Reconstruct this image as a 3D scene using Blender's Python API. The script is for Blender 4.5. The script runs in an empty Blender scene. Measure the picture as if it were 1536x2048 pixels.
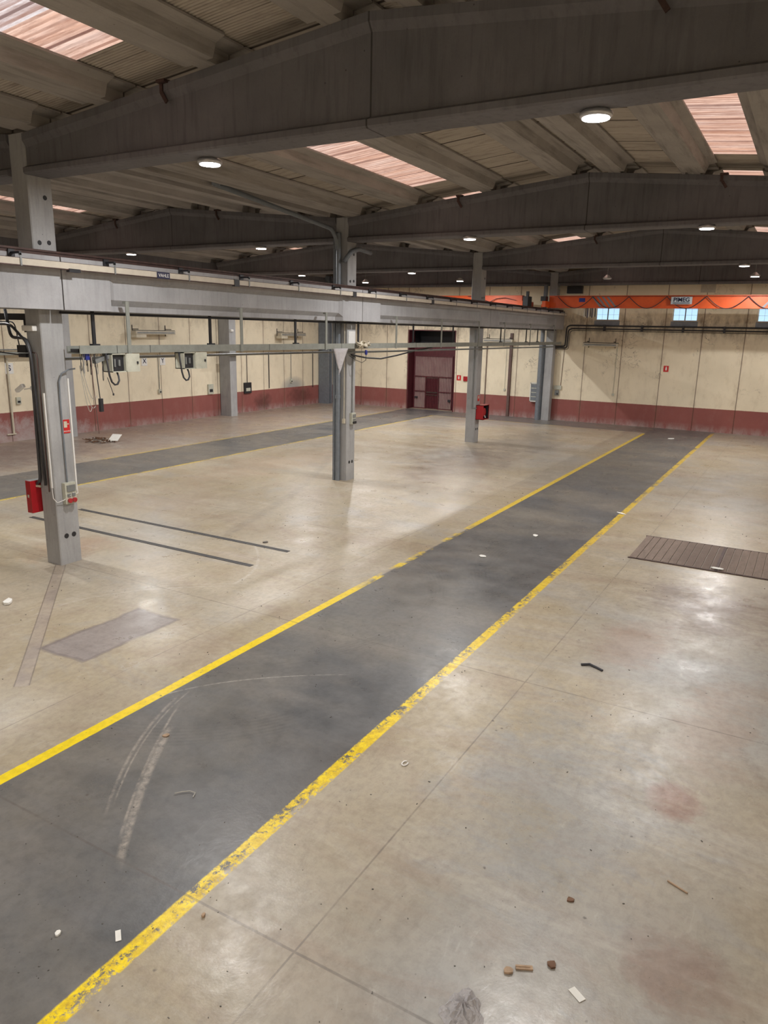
import bpy, math, random
from mathutils import Vector, Matrix
random.seed(7)
S = bpy.context.scene
COL = S.collection
WLOC = {}

# ------------------------------------------------------------------ node helpers
class NT:
    def __init__(s, name):
        s.m = bpy.data.materials.new(name); s.m.use_nodes = True
        s.t = s.m.node_tree; s.t.nodes.clear()
        s.out = s.t.nodes.new('ShaderNodeOutputMaterial')
    def n(s, ty, **kw):
        nd = s.t.nodes.new('ShaderNode' + ty)
        for k, v in kw.items():
            if k.startswith('_'): setattr(nd, k[1:], v)
            else: s.set(nd.inputs[k.replace('__', ' ')], v)
        return nd
    def set(s, inp, v):
        if isinstance(v, bpy.types.NodeSocket): s.t.links.new(v, inp)
        elif isinstance(v, (tuple, list)) and len(v) == 3 and inp.type == 'RGBA': inp.default_value = (*v, 1)
        else: inp.default_value = v
    def pos(s):
        if not hasattr(s, '_p'): s._p = s.n('NewGeometry').outputs['Position']
        return s._p
    def xyz(s):
        if not hasattr(s, '_x'):
            q = s.n('SeparateXYZ', Vector=s.pos()); s._x = (q.outputs[0], q.outputs[1], q.outputs[2])
        return s._x
    def mt(s, op, a, b=0.0, c=0.0, clamp=False):
        nd = s.t.nodes.new('ShaderNodeMath'); nd.operation = op; nd.use_clamp = clamp
        s.set(nd.inputs[0], a); s.set(nd.inputs[1], b); s.set(nd.inputs[2], c)
        return nd.outputs[0]
    def noise(s, scale, detail=4, rough=.55, stretch=(1, 1, 1), dist=0, off=0):
        v = s.n('Mapping', Vector=s.pos(), Scale=stretch, Location=(off, off * .7, off * .3)).outputs[0]
        return s.n('TexNoise', Vector=v, Scale=scale, Detail=detail, Roughness=rough, Distortion=dist).outputs['Fac']
    def ramp(s, f, a, b):
        nd = s.n('MapRange', Value=f); nd.inputs['From Min'].default_value = a; nd.inputs['From Max'].default_value = b
        nd.clamp = True
        return nd.outputs[0]
    def mix(s, f, a, b, mode='MIX'):
        nd = s.t.nodes.new('ShaderNodeMix'); nd.data_type = 'RGBA'; nd.blend_type = mode
        s.set(nd.inputs[0], f)
        for i, v in ((6, a), (7, b)): s.set(nd.inputs[i], v)
        return nd.outputs[2]
    def band(s, v, c, hw, soft=.004):          # 1 inside |v-c|<hw
        d = s.mt('ABSOLUTE', s.mt('SUBTRACT', v, c))
        return s.ramp(d, hw + soft, hw)
    def box(s, u, v, u0, u1, v0, v1, soft=.02):
        a = s.band(u, (u0 + u1) / 2, (u1 - u0) / 2, soft); b = s.band(v, (v0 + v1) / 2, (v1 - v0) / 2, soft)
        return s.mt('MULTIPLY', a, b)
    def blob(s, u, v, cu, cv, ru, rv, n, amt=.6):  # ragged ellipse
        a = s.mt('POWER', s.mt('ABSOLUTE', s.mt('DIVIDE', s.mt('SUBTRACT', u, cu), ru)), 2.0)
        b = s.mt('POWER', s.mt('ABSOLUTE', s.mt('DIVIDE', s.mt('SUBTRACT', v, cv), rv)), 2.0)
        if not hasattr(s, '_bn'): s._bn = s.mt('ADD', s.mt('MULTIPLY', s.noise(1.1, 7, .72, (1, .6, 1), 1.0, off=61), .7), s.mt('MULTIPLY', s.noise(5, 6, .75, (1, .4, 1), .8, off=65), .3))
        d = s.mt('ADD', s.mt('ADD', a, b), s.mt('MULTIPLY', s.mt('SUBTRACT', s._bn, .5), amt * 14))
        return s.ramp(d, 1.5, .1)
    def mul(s, *a):
        r = a[0]
        for x in a[1:]: r = s.mt('MULTIPLY', r, x)
        return r
    def mx(s, *a):
        r = a[0]
        for x in a[1:]: r = s.mt('MAXIMUM', r, x)
        return r
    def bsdf(s, color, rough=.6, metal=0.0, bump=None, bs=.1, bd=.02, spec=.5, **kw):
        b = s.n('BsdfPrincipled', Base__Color=color, Roughness=rough, Metallic=metal)
        b.inputs['Specular IOR Level'].default_value = spec
        if bump is not None:
            bn = s.n('Bump', Height=bump, Strength=bs, Distance=bd); s.t.links.new(bn.outputs[0], b.inputs['Normal'])
        s.t.links.new(b.outputs[0], s.out.inputs[0])
        return s.m

def plain(name, c, rough=.5, metal=0.0, var=.12, scale=6.0):
    t = NT(name)
    f = t.noise(scale, 5)
    d = t.ramp(t.noise(scale * 5, 3, off=3), .55, .75)
    c1 = tuple(x * (1 - var) for x in c); c2 = tuple(min(1, x * (1 + var)) for x in c)
    col = t.mix(t.ramp(f, .3, .7), c1, c2)
    col = t.mix(t.mt('MULTIPLY', d, var * 1.5), col, tuple(x * .4 for x in c))
    return t.bsdf(col, rough, metal)

def concrete(name, c, dark=.55, streak=(5, 5, .5), stain=.5, lines=None):
    t = NT(name)
    a = t.noise(.9, 6, .6); b = t.noise(2.2, 5, .6, streak, off=5); g = t.noise(28, 4, .7, off=9)
    col = t.mix(t.ramp(a, .3, .7), tuple(x * .84 for x in c), tuple(min(1, x * 1.12) for x in c))
    col = t.mix(t.mt('MULTIPLY', t.ramp(b, .5, .75), stain * .6), col, tuple(x * dark * .75 for x in c))
    col = t.mix(t.mt('MULTIPLY', t.ramp(t.noise(2.6, 5, .6, streak, off=31), .56, .8), .35), col, tuple(min(1, x * 1.35) for x in c))
    pit = t.ramp(t.n('TexVoronoi', Vector=t.pos(), Scale=3.4).outputs['Distance'], .05, .03)
    col = t.mix(t.mt('MULTIPLY', pit, .75), col, tuple(x * .25 for x in c))
    col = t.mix(t.mt('MULTIPLY', t.ramp(g, .5, .8), .25), col, tuple(x * .6 for x in c))
    if lines:
        y = t.xyz()[1]
        for q in lines: col = t.mix(t.mt('MULTIPLY', t.band(y, q, .012, .006), .8), col, (.03, .03, .03))
    return t.bsdf(col, t.mt('ADD', t.mt('MULTIPLY', a, .2), .72), 0, t.mt('ADD', g, t.mt('MULTIPLY', b, .6)), .25, .01, spec=.3)

M = {}
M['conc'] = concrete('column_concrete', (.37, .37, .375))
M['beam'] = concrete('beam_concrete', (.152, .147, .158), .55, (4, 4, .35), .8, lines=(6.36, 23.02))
M['run'] = concrete('runway_concrete', (.37, .37, .385), .6, (4, 4, .4), .45)
M['purl'] = concrete('purlin_concrete', (.33, .305, .285), .45, (.3, 3, 3), 1.1)
M['steel'] = plain('grey_steel', (.22, .23, .23), .5, .3)
M['tray'] = plain('grey_green_tray', (.25, .26, .235), .5, .1)
M['black'] = plain('black_metal', (.018, .018, .022), .5)
M['rust'] = plain('rusty_rail', (.07, .04, .035), .6, .4, .3)
M['dpipe'] = plain('dark_pipe', (.05, .05, .056), .4)
M['pvc'] = plain('grey_pipe', (.17, .19, .215), .45)
M['white'] = plain('white_plastic', (.75, .74, .72), .4, 0, .05)
M['beige'] = plain('beige_plastic', (.58, .53, .42), .5)
M['boxgrey'] = plain('cabinet_paint', (.5, .5, .42), .45)
M['red'] = plain('fire_red', (.36, .008, .014), .35, 0, .1)
M['signred'] = plain('sign_red', (.55, .02, .02), .4, 0, .05)
M['redpl'] = plain('socket_red', (.35, .02, .025), .4)
M['blue'] = plain('blue_plastic', (.02, .03, .22), .4)
M['maroon'] = plain('maroon_paint', (.085, .012, .018), .5, 0, .2)
M['yel'] = plain('duct_yellow', (.52, .47, .39), .5, 0, .08)
M['cable'] = plain('cable_rubber', (.03, .03, .035), .5)
M['plate'] = plain('pale_plate', (.50, .55, .58), .4, 0, .05)
M['wire'] = plain('pale_wire', (.42, .40, .36), .5)
M['card'] = plain('cardboard', (.36, .25, .165), .8, 0, .2)
M['wood'] = plain('dark_wood_chip', (.16, .085, .05), .8, 0, .3)
M['paper'] = plain('paper', (.75, .74, .70), .8, 0, .06)
M['stone'] = plain('grit', (.12, .11, .10), .8, 0, .3)
M['navy'] = plain('navy_paint', (.01, .012, .05), .4)
M['stripe'] = plain('grey_stripe', (.20, .22, .25), .5)
M['beigew'] = plain('heater_beige', (.50, .45, .36), .5, .1)
M['brown'] = plain('brown_pipe', (.12, .07, .06), .5)
M['lampbody'] = plain('lamp_housing', (.5, .5, .52), .3, .6, .05)

def floor_mat():
    t = NT('worn_concrete_floor'); X, Y, Z = t.xyz()
    n1 = t.noise(.33, 6, .6); n2 = t.noise(1.3, 6, .65, off=3); n3 = t.noise(.16, 4, .5, off=8); n4 = t.noise(9, 5, .7, off=4)
    nd = t.noise(.9, 5, .6, off=12)
    sx = t.noise(1.4, 6, .7, (1.0, .22, 1), .8, off=2)      # smears
    tan = (.36, .297, .20); tan2 = (.42, .365, .28); gry = (.31, .305, .295); brn = (.27, .195, .15)
    col = t.mix(t.ramp(n1, .35, .65), tan, tan2)
    # cool grey worn zones on the right-hand side and mid floor
    gm = t.mx(t.mt('MULTIPLY', t.ramp(Y, 4.2, 2.2), t.ramp(n3, .38, .6)), t.mt('MULTIPLY', t.ramp(n3, .5, .66), .8))
    gm = t.mx(gm, t.blob(X, Y, 7.5, 1.9, 2.7, 1.5, n2, .5))
    col = t.mix(t.mt('MULTIPLY', gm, .85), col, gry)
    # left hall floor browner
    lm = t.ramp(Y, 24.8, 26.2)
    col = t.mix(t.mt('MULTIPLY', lm, t.ramp(n2, .3, .6)), col, (.30, .235, .20))
    col = t.mix(t.mt('MULTIPLY', t.ramp(sx, .52, .75), .45), col, brn)
    col = t.mix(t.mt('MULTIPLY', t.ramp(t.noise(.8, 6, .7, (1, .3, 1), .6, off=21), .55, .72), .35), col, (.60, .56, .50))
    cl = t.noise(.55, 7, .7, (1, .45, 1), 1.2, off=81); cl2 = t.noise(2.2, 7, .75, (.5, 1.4, 1), 1.5, off=84)
    col = t.mix(t.mt('MULTIPLY', t.ramp(cl, .5, .68), .5), col, (.30, .22, .165))
    col = t.mix(t.mt('MULTIPLY', t.ramp(cl, .46, .32), .45), col, (.33, .325, .32))
    col = t.mix(t.mt('MULTIPLY', t.ramp(cl2, .52, .80), .45), col, (.20, .165, .14))
    col = t.mix(t.mt('MULTIPLY', t.ramp(cl2, .42, .28), .45), col, (.50, .47, .43))
    # painted aisles
    e = t.mt('MULTIPLY', t.mt('SUBTRACT', n4, .5), .025)
    Yd = t.mt('ADD', Y, e)
    a1 = t.box(X, Yd, -10, 47.7, 4.62, 7.98, .05)
    a2 = t.box(X, Yd, -10, 47.7, 21.85, 25.37, .05)
    a3 = t.box(X, Yd, 44.75, 47.7, 4.6, 25.3, .1)
    am = t.mx(a1, a2, t.mt('MULTIPLY', a3, .75))
    ac = t.mix(t.ramp(n2, .35, .7), (.098, .100, .104), (.128, .127, .128))
    ac = t.mix(t.mt('MULTIPLY', t.ramp(n1, .45, .65), .5), ac, (.15, .138, .128))
    ac = t.mix(t.mt('MULTIPLY', t.ramp(sx, .55, .75), .35), ac, (.21, .20, .195))
    wear = t.ramp(t.noise(.5, 6, .65, (1, .5, 1), off=17), .42, .72)
    fade = t.mt('SUBTRACT', 1.0, t.mt('MULTIPLY', wear, .3))
    col = t.mix(t.mt('MULTIPLY', am, fade), col, ac)
    # tyre marks on the aisle: concentric arcs
    for (cx, cy, r0, w) in ((9.5, 9.0, 3.6, .5), (17.5, 1.5, 5.0, .6), (30, 12, 8, .9), (12.0, 10.5, 4.4, .35), (38, 0, 9, .8)):
        dd = t.mt('SQRT', t.mt('ADD', t.mt('POWER', t.mt('ABSOLUTE', t.mt('SUBTRACT', X, cx)), 2.0), t.mt('POWER', t.mt('ABSOLUTE', t.mt('SUBTRACT', Y, cy)), 2.0)))
        st = t.mt('ADD', t.mt('MULTIPLY', t.mt('SINE', t.mt('MULTIPLY', dd, 75.0)), .5), .5)
        mk = t.mul(t.band(dd, r0, w / 2, .1), st, t.ramp(nd, .45, .65), am)
        col = t.mix(t.mt('MULTIPLY', mk, .3), col, (.06, .06, .06))
    # pale drag scratch inside the aisle
    def curve(a, b, c, x0, x1, w, k, cc, seed, yy=Y):
        q = t.mt('ADD', t.mt('MULTIPLY', t.mt('ADD', t.mt('MULTIPLY', X, a), b), X), c)
        m_ = t.mul(t.band(t.mt('SUBTRACT', yy, q), 0, w * .4, w * .6 + .01), t.band(X, (x0 + x1) / 2, (x1 - x0) / 2 - .05, .25), t.ramp(t.noise(6, 6, .75, (1.4, 1.4, 1), .5, off=seed), .36, .6))
        return t.mix(t.mt('MULTIPLY', m_, k), col, cc)
    pale = (.42, .37, .32); chalk = (.55, .52, .47)
    col = curve(-.061, 1.364, .814, 4.5, 6.5, .07, .75, pale, 41)
    col = curve(-.061, 1.364, .90, 4.8, 7.0, .02, .6, pale, 42)
    col = curve(-.116, 1.957, -.373, 5.0, 7.2, .025, .55, pale, 43)
    col = curve(-.116, 1.957, -.45, 5.2, 7.4, .012, .6, pale, 44)
    col = curve(-.267, 3.459, -3.091, 6.6, 9.2, .02, .5, chalk, 45)
    col = curve(-.247, 4.267, -5.948, 8.3, 11.6, .03, .5, chalk, 46)
    col = curve(-.247, 4.267, -5.7, 8.3, 12.0, .02, .45, chalk, 47)
    col = curve(.218, -5.051, 39.7, 11.8, 14.2, .05, .5, chalk, 48)
    col = curve(-.02, .9, -7.0, 9.5, 19.0, .12, .3, (.2, .15, .12), 52)
    col = curve(.012, -.1, 12.2, 14.0, 34.0, .25, .35, (.17, .14, .12), 53)
    col = curve(-.01, .65, .5, 22.0, 40.0, .3, .3, (.15, .13, .12), 54)
    # yellow lines
    w1 = t.ramp(t.noise(6, 7, .75, off=6), .68, .63); w2 = t.ramp(t.mt('ADD', t.mt('MULTIPLY', t.noise(14, 8, .8, off=11), .6), t.mt('MULTIPLY', t.noise(1.6, 4, .6, off=13), .4)), .56, .51)
    brk = t.mt('SUBTRACT', 1.0, t.mul(t.band(X, 16.2, 2.6, .8), t.ramp(t.noise(1.2, 5, .7, off=19), .42, .52)))
    y1 = t.mul(t.band(Yd, 8.02, .085, .012), t.band(X, 17, 27.3, .05), w1, brk)
    y2 = t.mul(t.band(Yd, 4.62, .082, .02), t.band(X, 18.5, 28.4, .05), w2)
    y3 = t.mul(t.band(Y, 21.85, .07, .02), t.band(X, 17, 27.7, .05), w2, .75)
    y4 = t.mul(t.band(Y, 25.37, .07, .02), t.band(X, 33, 12.5, .3), w2, .6)
    y5 = t.mul(t.band(X, 44.7, .08, .03), t.band(Y, 17.2, 4.7, .1), w2, .45)
    yc = t.mix(t.ramp(X, 6, 20), (.88, .66, .008), (.66, .47, .06))
    ym = t.mx(y1, y2, y3, y4, y5)
    yc2 = t.mix(t.ramp(n4, .4, .75), yc, (.6, .38, .03))
    yc3 = t.mix(t.ramp(Y, 6, 7), yc2, yc)
    col = t.mix(ym, col, yc3)
    # cement repair strip from the first column and the purple-grey patch
    dx, dy = 6.35 - 10.42, 10.1 - 14.62; L = math.hypot(dx, dy); ux, uy = dx / L, dy / L
    du = t.mt('ADD', t.mt('MULTIPLY', t.mt('SUBTRACT', X, 10.42), ux), t.mt('MULTIPLY', t.mt('SUBTRACT', Y, 14.62), uy))
    dv = t.mt('ADD', t.mt('MULTIPLY', t.mt('SUBTRACT', X, 10.42), -uy), t.mt('MULTIPLY', t.mt('SUBTRACT', Y, 14.62), ux))
    dv = t.mt('ADD', dv, t.mt('MULTIPLY', e, .5))
    sm = t.mul(t.band(du, L / 2, L / 2 + .1, .03), t.band(dv, 0, .1, .01))
    smc = t.mix(t.ramp(t.noise(1.1, 3, off=50), .45, .55), (.30, .25, .215), (.36, .30, .24))
    col = t.mix(t.mt('MULTIPLY', sm, .9), col, smc)
    col = t.mix(t.mul(t.band(du, L / 2, L / 2 + .1, .03), t.band(t.mt('ABSOLUTE', dv), .11, .008, .006), .6), col, (.12, .09, .08))
    Xp = t.mt('ADD', X, t.mt('MULTIPLY', t.mt('SUBTRACT', nd, .5), .35)); Yp = t.mt('ADD', Y, t.mt('MULTIPLY', t.mt('SUBTRACT', n2, .5), .3))
    pm = t.box(Xp, Yp, 7.32, 9.52, 9.97, 11.0, .03)
    pe = t.mt('SUBTRACT', t.box(Xp, Yp, 7.28, 9.56, 9.93, 11.04, .03), t.box(Xp, Yp, 7.37, 9.47, 10.02, 10.95, .03))
    col = t.mix(t.mt('MULTIPLY', pm, .92), col, t.mix(t.ramp(sx, .4, .7), (.225, .19, .18), (.31, .27, .255)))
    col = t.mix(t.mt('MULTIPLY', pe, .5), col, (.14, .11, .105))
    # reddish and dark stains
    for (cx, cy, rx, ry, c, k) in ((8.6, .75, .38, .3, (.27, .15, .11), .75), (16.2, 1.2, 1.6, 1.3, (.17, .12, .095), .75), (6.0, .3, .45, .45, (.25, .17, .14), .6),
                                (10.9, .5, 1.6, .5, (.34, .25, .19), .5), (16.6, 17.5, 1.6, 1.4, (.34, .26, .2), .5), (11.5, 15.6, 1.1, .7, (.34, .2, .13), .45),
                                (29, 12.5, 5, 1.6, (.24, .19, .155), .6), (19, 29.2, 5, 2.4, (.17, .13, .115), .7), (36, 12.8, 5, 1.8, (.19, .16, .14), .6), (24, 19, 5, 1.6, (.36, .26, .18), .5), (13.2, 2.2, 1.2, .6, (.32, .22, .17), .5)):
        col = t.mix(t.mt('MULTIPLY', t.blob(X, Y, cx, cy, rx, ry, t.noise(1.6, 6, .7, (1, .5, 1), off=cx), .55), k), col, c)
    # joints
    jm = None
    for q in (-1.7, 4.42, 10.65, 16.8, 22.95, 29.0, 35.1, 41.2):
        b = t.band(X, q, .010, .008); jm = b if jm is None else t.mx(jm, b)
    for q in (3.36, 9.1, 14.86, 20.6, 26.3):
        jm = t.mx(jm, t.band(Y, q, .007, .007))
    col = t.mix(t.mul(jm, t.ramp(n2, .3, .55), .5), col, (.11, .09, .08))
    # fine dirt
    v = t.n('TexVoronoi', Vector=t.pos(), Scale=2.3).outputs['Distance']
    sp = t.ramp(t.mt('ADD', v, t.mt('MULTIPLY', t.noise(14, 3, .6, off=33), .12)), .115, .085)
    col = t.mix(t.mt('MULTIPLY', sp, .75), col, (.09, .075, .065))
    v2 = t.n('TexVoronoi', Vector=t.pos(), Scale=6.5).outputs['Distance']
    sp2 = t.mul(t.ramp(t.mt('ADD', v2, t.mt('MULTIPLY', t.noise(30, 3, .6, off=35), .2)), .19, .13), t.ramp(n1, .4, .6))
    col = t.mix(t.mt('MULTIPLY', sp2, .6), col, (.12, .10, .085))
    sc = t.ramp(t.noise(7, 8, .8, (.3, 2.4, 1), .8, off=27), .66, .74)
    sc2 = t.ramp(t.noise(8, 8, .8, (2.6, .35, 1), .8, off=57), .67, .75)
    col = t.mix(t.mt('MULTIPLY', t.mx(sc, sc2), .42), col, (.12, .095, .08))
    col = t.mix(t.mt('MULTIPLY', t.ramp(n4, .42, .8), .3), col, (.16, .13, .11), 'MULTIPLY')
    rg = t.mt('ADD', t.mt('MULTIPLY', n2, .55), t.mt('MULTIPLY', n4, .14))
    rg = t.mt('ADD', rg, .01)
    return t.bsdf(col, rg, 0, t.mt('ADD', t.mt('MULTIPLY', n4, .6), t.mt('MULTIPLY', t.noise(3, 4, off=71), .5)), .3, .014, spec=.42)
M['floor'] = floor_mat()

def wall_mat(name, axis, seams, seed, dirty=1.0, tint=(1, 1, 1)):
    t = NT(name); P = t.xyz(); u = P[axis]; Z = P[2]
    n1 = t.noise(.5, 5, .6, off=seed); n2 = t.noise(2.5, 6, .7, (1, 1, .5), off=seed + 3); n3 = t.noise(12, 4, .7, off=seed)
    cr = (.80 * tint[0], .71 * tint[1], .545 * tint[2])
    c = t.mix(t.ramp(n1, .3, .7), tuple(x * .92 for x in cr), tuple(min(1, x * 1.06) for x in cr))
    c = t.mix(t.mt('MULTIPLY', t.ramp(n2, .52, .8), .35), c, (.42, .33, .22))
    # soot around the pipe level, black crack-like scrawls
    soot = t.mul(t.ramp(n2, .38, .72), t.band(Z, 6.1, .25, .8), dirty)
    c = t.mix(t.mt('MULTIPLY', soot, .75), c, (.085, .06, .045))
    w = t.n('TexNoise', Vector=t.n('Mapping', Vector=t.pos(), Scale=(1, 1, 1.3)).outputs[0], Scale=1.5, Detail=7, Roughness=.62, Distortion=.8).outputs['Fac']
    crack = t.mul(t.band(w, .5, .003, .006), t.ramp(t.noise(.5, 3, .6, off=seed + 8), .56, .62), t.ramp(Z, 1.4, 3.5), dirty)
    c = t.mix(t.mt('MULTIPLY', crack, .75), c, (.06, .035, .025))
    r = t.mix(t.ramp(n1, .3, .7), (.25, .088, .078), (.30, .105, .092))
    r = t.mix(t.mt('MULTIPLY', t.ramp(n2, .5, .8), .4), r, (.33, .16, .14))
    r = t.mix(t.mul(t.ramp(Z, .45, 0), t.ramp(n2, .35, .6), .6), r, (.46, .40, .38))
    if axis == 0:
        r = t.mix(t.mul(t.blob(u, Z, 39.9, .6, .9, .6, n2, .3), .6), r, (.06, .03, .028))
        r = t.mix(t.mul(t.blob(u, Z, 44.2, .7, 1.3, .6, n2, .3), .55), r, (.06, .03, .028))
        c = t.mix(t.mul(t.blob(u, Z, 43.4, 1.35, 1.3, .7, n2, .06), .75), c, (.25, .27, .29))
        r = t.mix(t.mul(t.blob(u, Z, 22, 0, 3.2, .95, n2, .5), .65), r, (.47, .42, .41))
    edge = t.mt('ADD', Z, t.mt('MULTIPLY', t.mt('SUBTRACT', n3, .5), .03))
    c = t.mix(t.ramp(edge, 1.385, 1.375), c, r)
    sm = None
    for q in seams:
        b = t.band(u, q, .018, .012); sm = b if sm is None else t.mx(sm, b)
    wide = None
    for q in seams:
        b = t.mul(t.band(u, q, .02, .28), t.ramp(n2, .4, .75)); wide = b if wide is None else t.mx(wide, b)
    c = t.mix(t.mt('MULTIPLY', wide, .35), c, (.25, .17, .11))
    c = t.mix(t.mt('MULTIPLY', sm, .72), c, (.10, .055, .04))
    return t.bsdf(c, .8, 0, t.mt('ADD', n3, t.mt('MULTIPLY', sm, -3)), .2, .01, spec=.2)
M['wallB'] = wall_mat('back_wall_paint', 1, [-1.0, 1.3, 3.64, 5.92, 8.05, 10.46, 12.76, 15.1, 17.2, 19.4, 21.6, 25.5, 27.2, 29.4, 31.4], 2)
M['wallL'] = wall_mat('left_wall_paint', 0, [16.5, 18.9, 21.28, 23.7, 26.04, 28.39, 30.79, 33.2, 35.5, 37.78, 40.08, 42.34, 44.6, 46.7], 5, .35)

def sheet_mat():
    t = NT('fibre_cement_sheet'); X, Y, Z = t.xyz()
    a = t.noise(.7, 5, .6, (1, .4, 1)); b = t.noise(3, 5, .7, (2, .3, 1), off=4)
    c = t.mix(t.ramp(a, .3, .7), (.37, .33, .285), (.48, .43, .375))
    c = t.mix(t.mt('MULTIPLY', t.ramp(b, .5, .75), .6), c, (.12, .09, .075))
    rib = t.mt('SINE', t.mt('MULTIPLY', X, 2 * math.pi / .076))
    c = t.mix(t.mul(t.ramp(rib, .2, 1), t.ramp(t.noise(1.5, 4, .6, off=9), .3, .6), .55), c, (.10, .08, .065))  # patchy dirt colour in the rib hollows, doubling as painted shade
    s = t.band(t.mt('FRACT', t.mt('DIVIDE', X, 1.04)), .5, .014, .014)
    c = t.mix(t.mt('MULTIPLY', s, .9), c, (.03, .02, .018))
    return t.bsdf(c, .85, spec=.2)
M['sheet'] = sheet_mat()

def sky_mat(name, ca, cb):
    t = NT(name); X, Y, Z = t.xyz()
    a = t.noise(1.3, 5, .65, (1.3, .15, 1)); b = t.noise(7, 5, .7, (2, .2, 1), off=4)
    c = t.mix(t.ramp(a, .35, .65), ca, cb)
    c = t.mix(t.mt('MULTIPLY', t.ramp(b, .48, .75), .7), c, (.30, .13, .08))
    c = t.mix(t.mt('MULTIPLY', t.ramp(t.noise(1.6, 6, .75, (3.5, .12, 1), off=14), .46, .66), .75), c, (.36, .14, .085))
    rib = t.mt('SINE', t.mt('MULTIPLY', X, 2 * math.pi / .152))
    c = t.mix(t.mt('MULTIPLY', t.ramp(rib, .3, 1), .45), c, (.40, .20, .14))
    s = t.band(t.mt('FRACT', t.mt('DIVIDE', X, 1.04)), .5, .02, .02)
    c = t.mix(t.mt('MULTIPLY', s, .7), c, (.15, .06, .05))
    tr = t.n('BsdfTranslucent', Color=c); df = t.n('BsdfDiffuse', Color=tuple(x * .3 for x in ca))
    mx = t.n('MixShader', Fac=.12); t.t.links.new(tr.outputs[0], mx.inputs[1]); t.t.links.new(df.outputs[0], mx.inputs[2])
    t.t.links.new(mx.outputs[0], t.out.inputs[0]); return t.m
M['sky'] = sky_mat('translucent_sheet', (1, .74, .62), (.95, .55, .38))
M['skyw'] = sky_mat('translucent_sheet_white', (.98, .92, .90), (.95, .80, .76))

def orange_mat():
    t = NT('crane_orange')
    c = t.mix(t.ramp(t.noise(1.5, 5), .3, .7), (.58, .075, .012), (.72, .115, .02))
    c = t.mix(t.mt('MULTIPLY', t.ramp(t.noise(6, 5, .7, off=3), .58, .75), .35), c, (.12, .03, .02))
    return t.bsdf(c, .45)
M['orange'] = orange_mat()

def gate_mat():
    t = NT('gate_sheet'); X, Y, Z = t.xyz()
    b = t.noise(1.2, 5, .7)
    c = t.mix(t.ramp(b, .35, .65), (.24, .13, .13), (.30, .20, .185))
    c = t.mix(t.mul(t.ramp(Z, .7, 0), t.ramp(t.noise(4, 5, .7), .4, .6), .7), c, (.30, .24, .20))
    return t.bsdf(c, .6)
M['gate'] = gate_mat()

def plank_mat():
    t = NT('trench_plank'); X, Y, Z = t.xyz()
    b = t.noise(3.2, 6, .7, (.6, 3, 1)); k = t.noise(.8, 3, .5, off=5)
    c = t.mix(t.ramp(b, .3, .7), (.15, .105, .08), (.22, .165, .135))
    c = t.mix(t.mul(t.blob(X, Y, 19.8, 1.7, 2.0, .75, k, .3), .6), c, (.10, .065, .05))
    c = t.mix(t.mul(t.ramp(t.n('TexVoronoi', Vector=t.pos(), Scale=7.0).outputs['Distance'], .2, .12), .5), c, (.07, .05, .045))
    return t.bsdf(c, .75)
M['plank'] = plank_mat()

def emit(name, c, s):
    t = NT(name); e = t.n('Emission', Color=c, Strength=s); t.t.links.new(e.outputs[0], t.out.inputs[0]); return t.m
M['glow'] = emit('lamp_glow', (1, .98, .95), 20)
def glass():
    t = NT('window_glass')
    a = t.n('BsdfTransparent', Color=(.93, .97, 1)); g = t.n('BsdfGlossy', Roughness=.05)
    mx = t.n('MixShader', Fac=.06); t.t.links.new(a.outputs[0], mx.inputs[1]); t.t.links.new(g.outputs[0], mx.inputs[2])
    t.t.links.new(mx.outputs[0], t.out.inputs[0]); return t.m
M['glass'] = glass()
def film():
    t = NT('clear_plastic_film')
    a = t.n('BsdfTransparent', Color=(.95, .94, .95)); g = t.n('BsdfPrincipled', Base__Color=(.86, .83, .85), Roughness=.12)
    n = t.n('Bump', Height=t.noise(14, 6, .7), Strength=1.0, Distance=.08); t.t.links.new(n.outputs[0], g.inputs['Normal'])
    mx = t.n('MixShader', Fac=.62); t.t.links.new(a.outputs[0], mx.inputs[1]); t.t.links.new(g.outputs[0], mx.inputs[2])
    t.t.links.new(mx.outputs[0], t.out.inputs[0]); return t.m
M['film'] = film()

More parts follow.
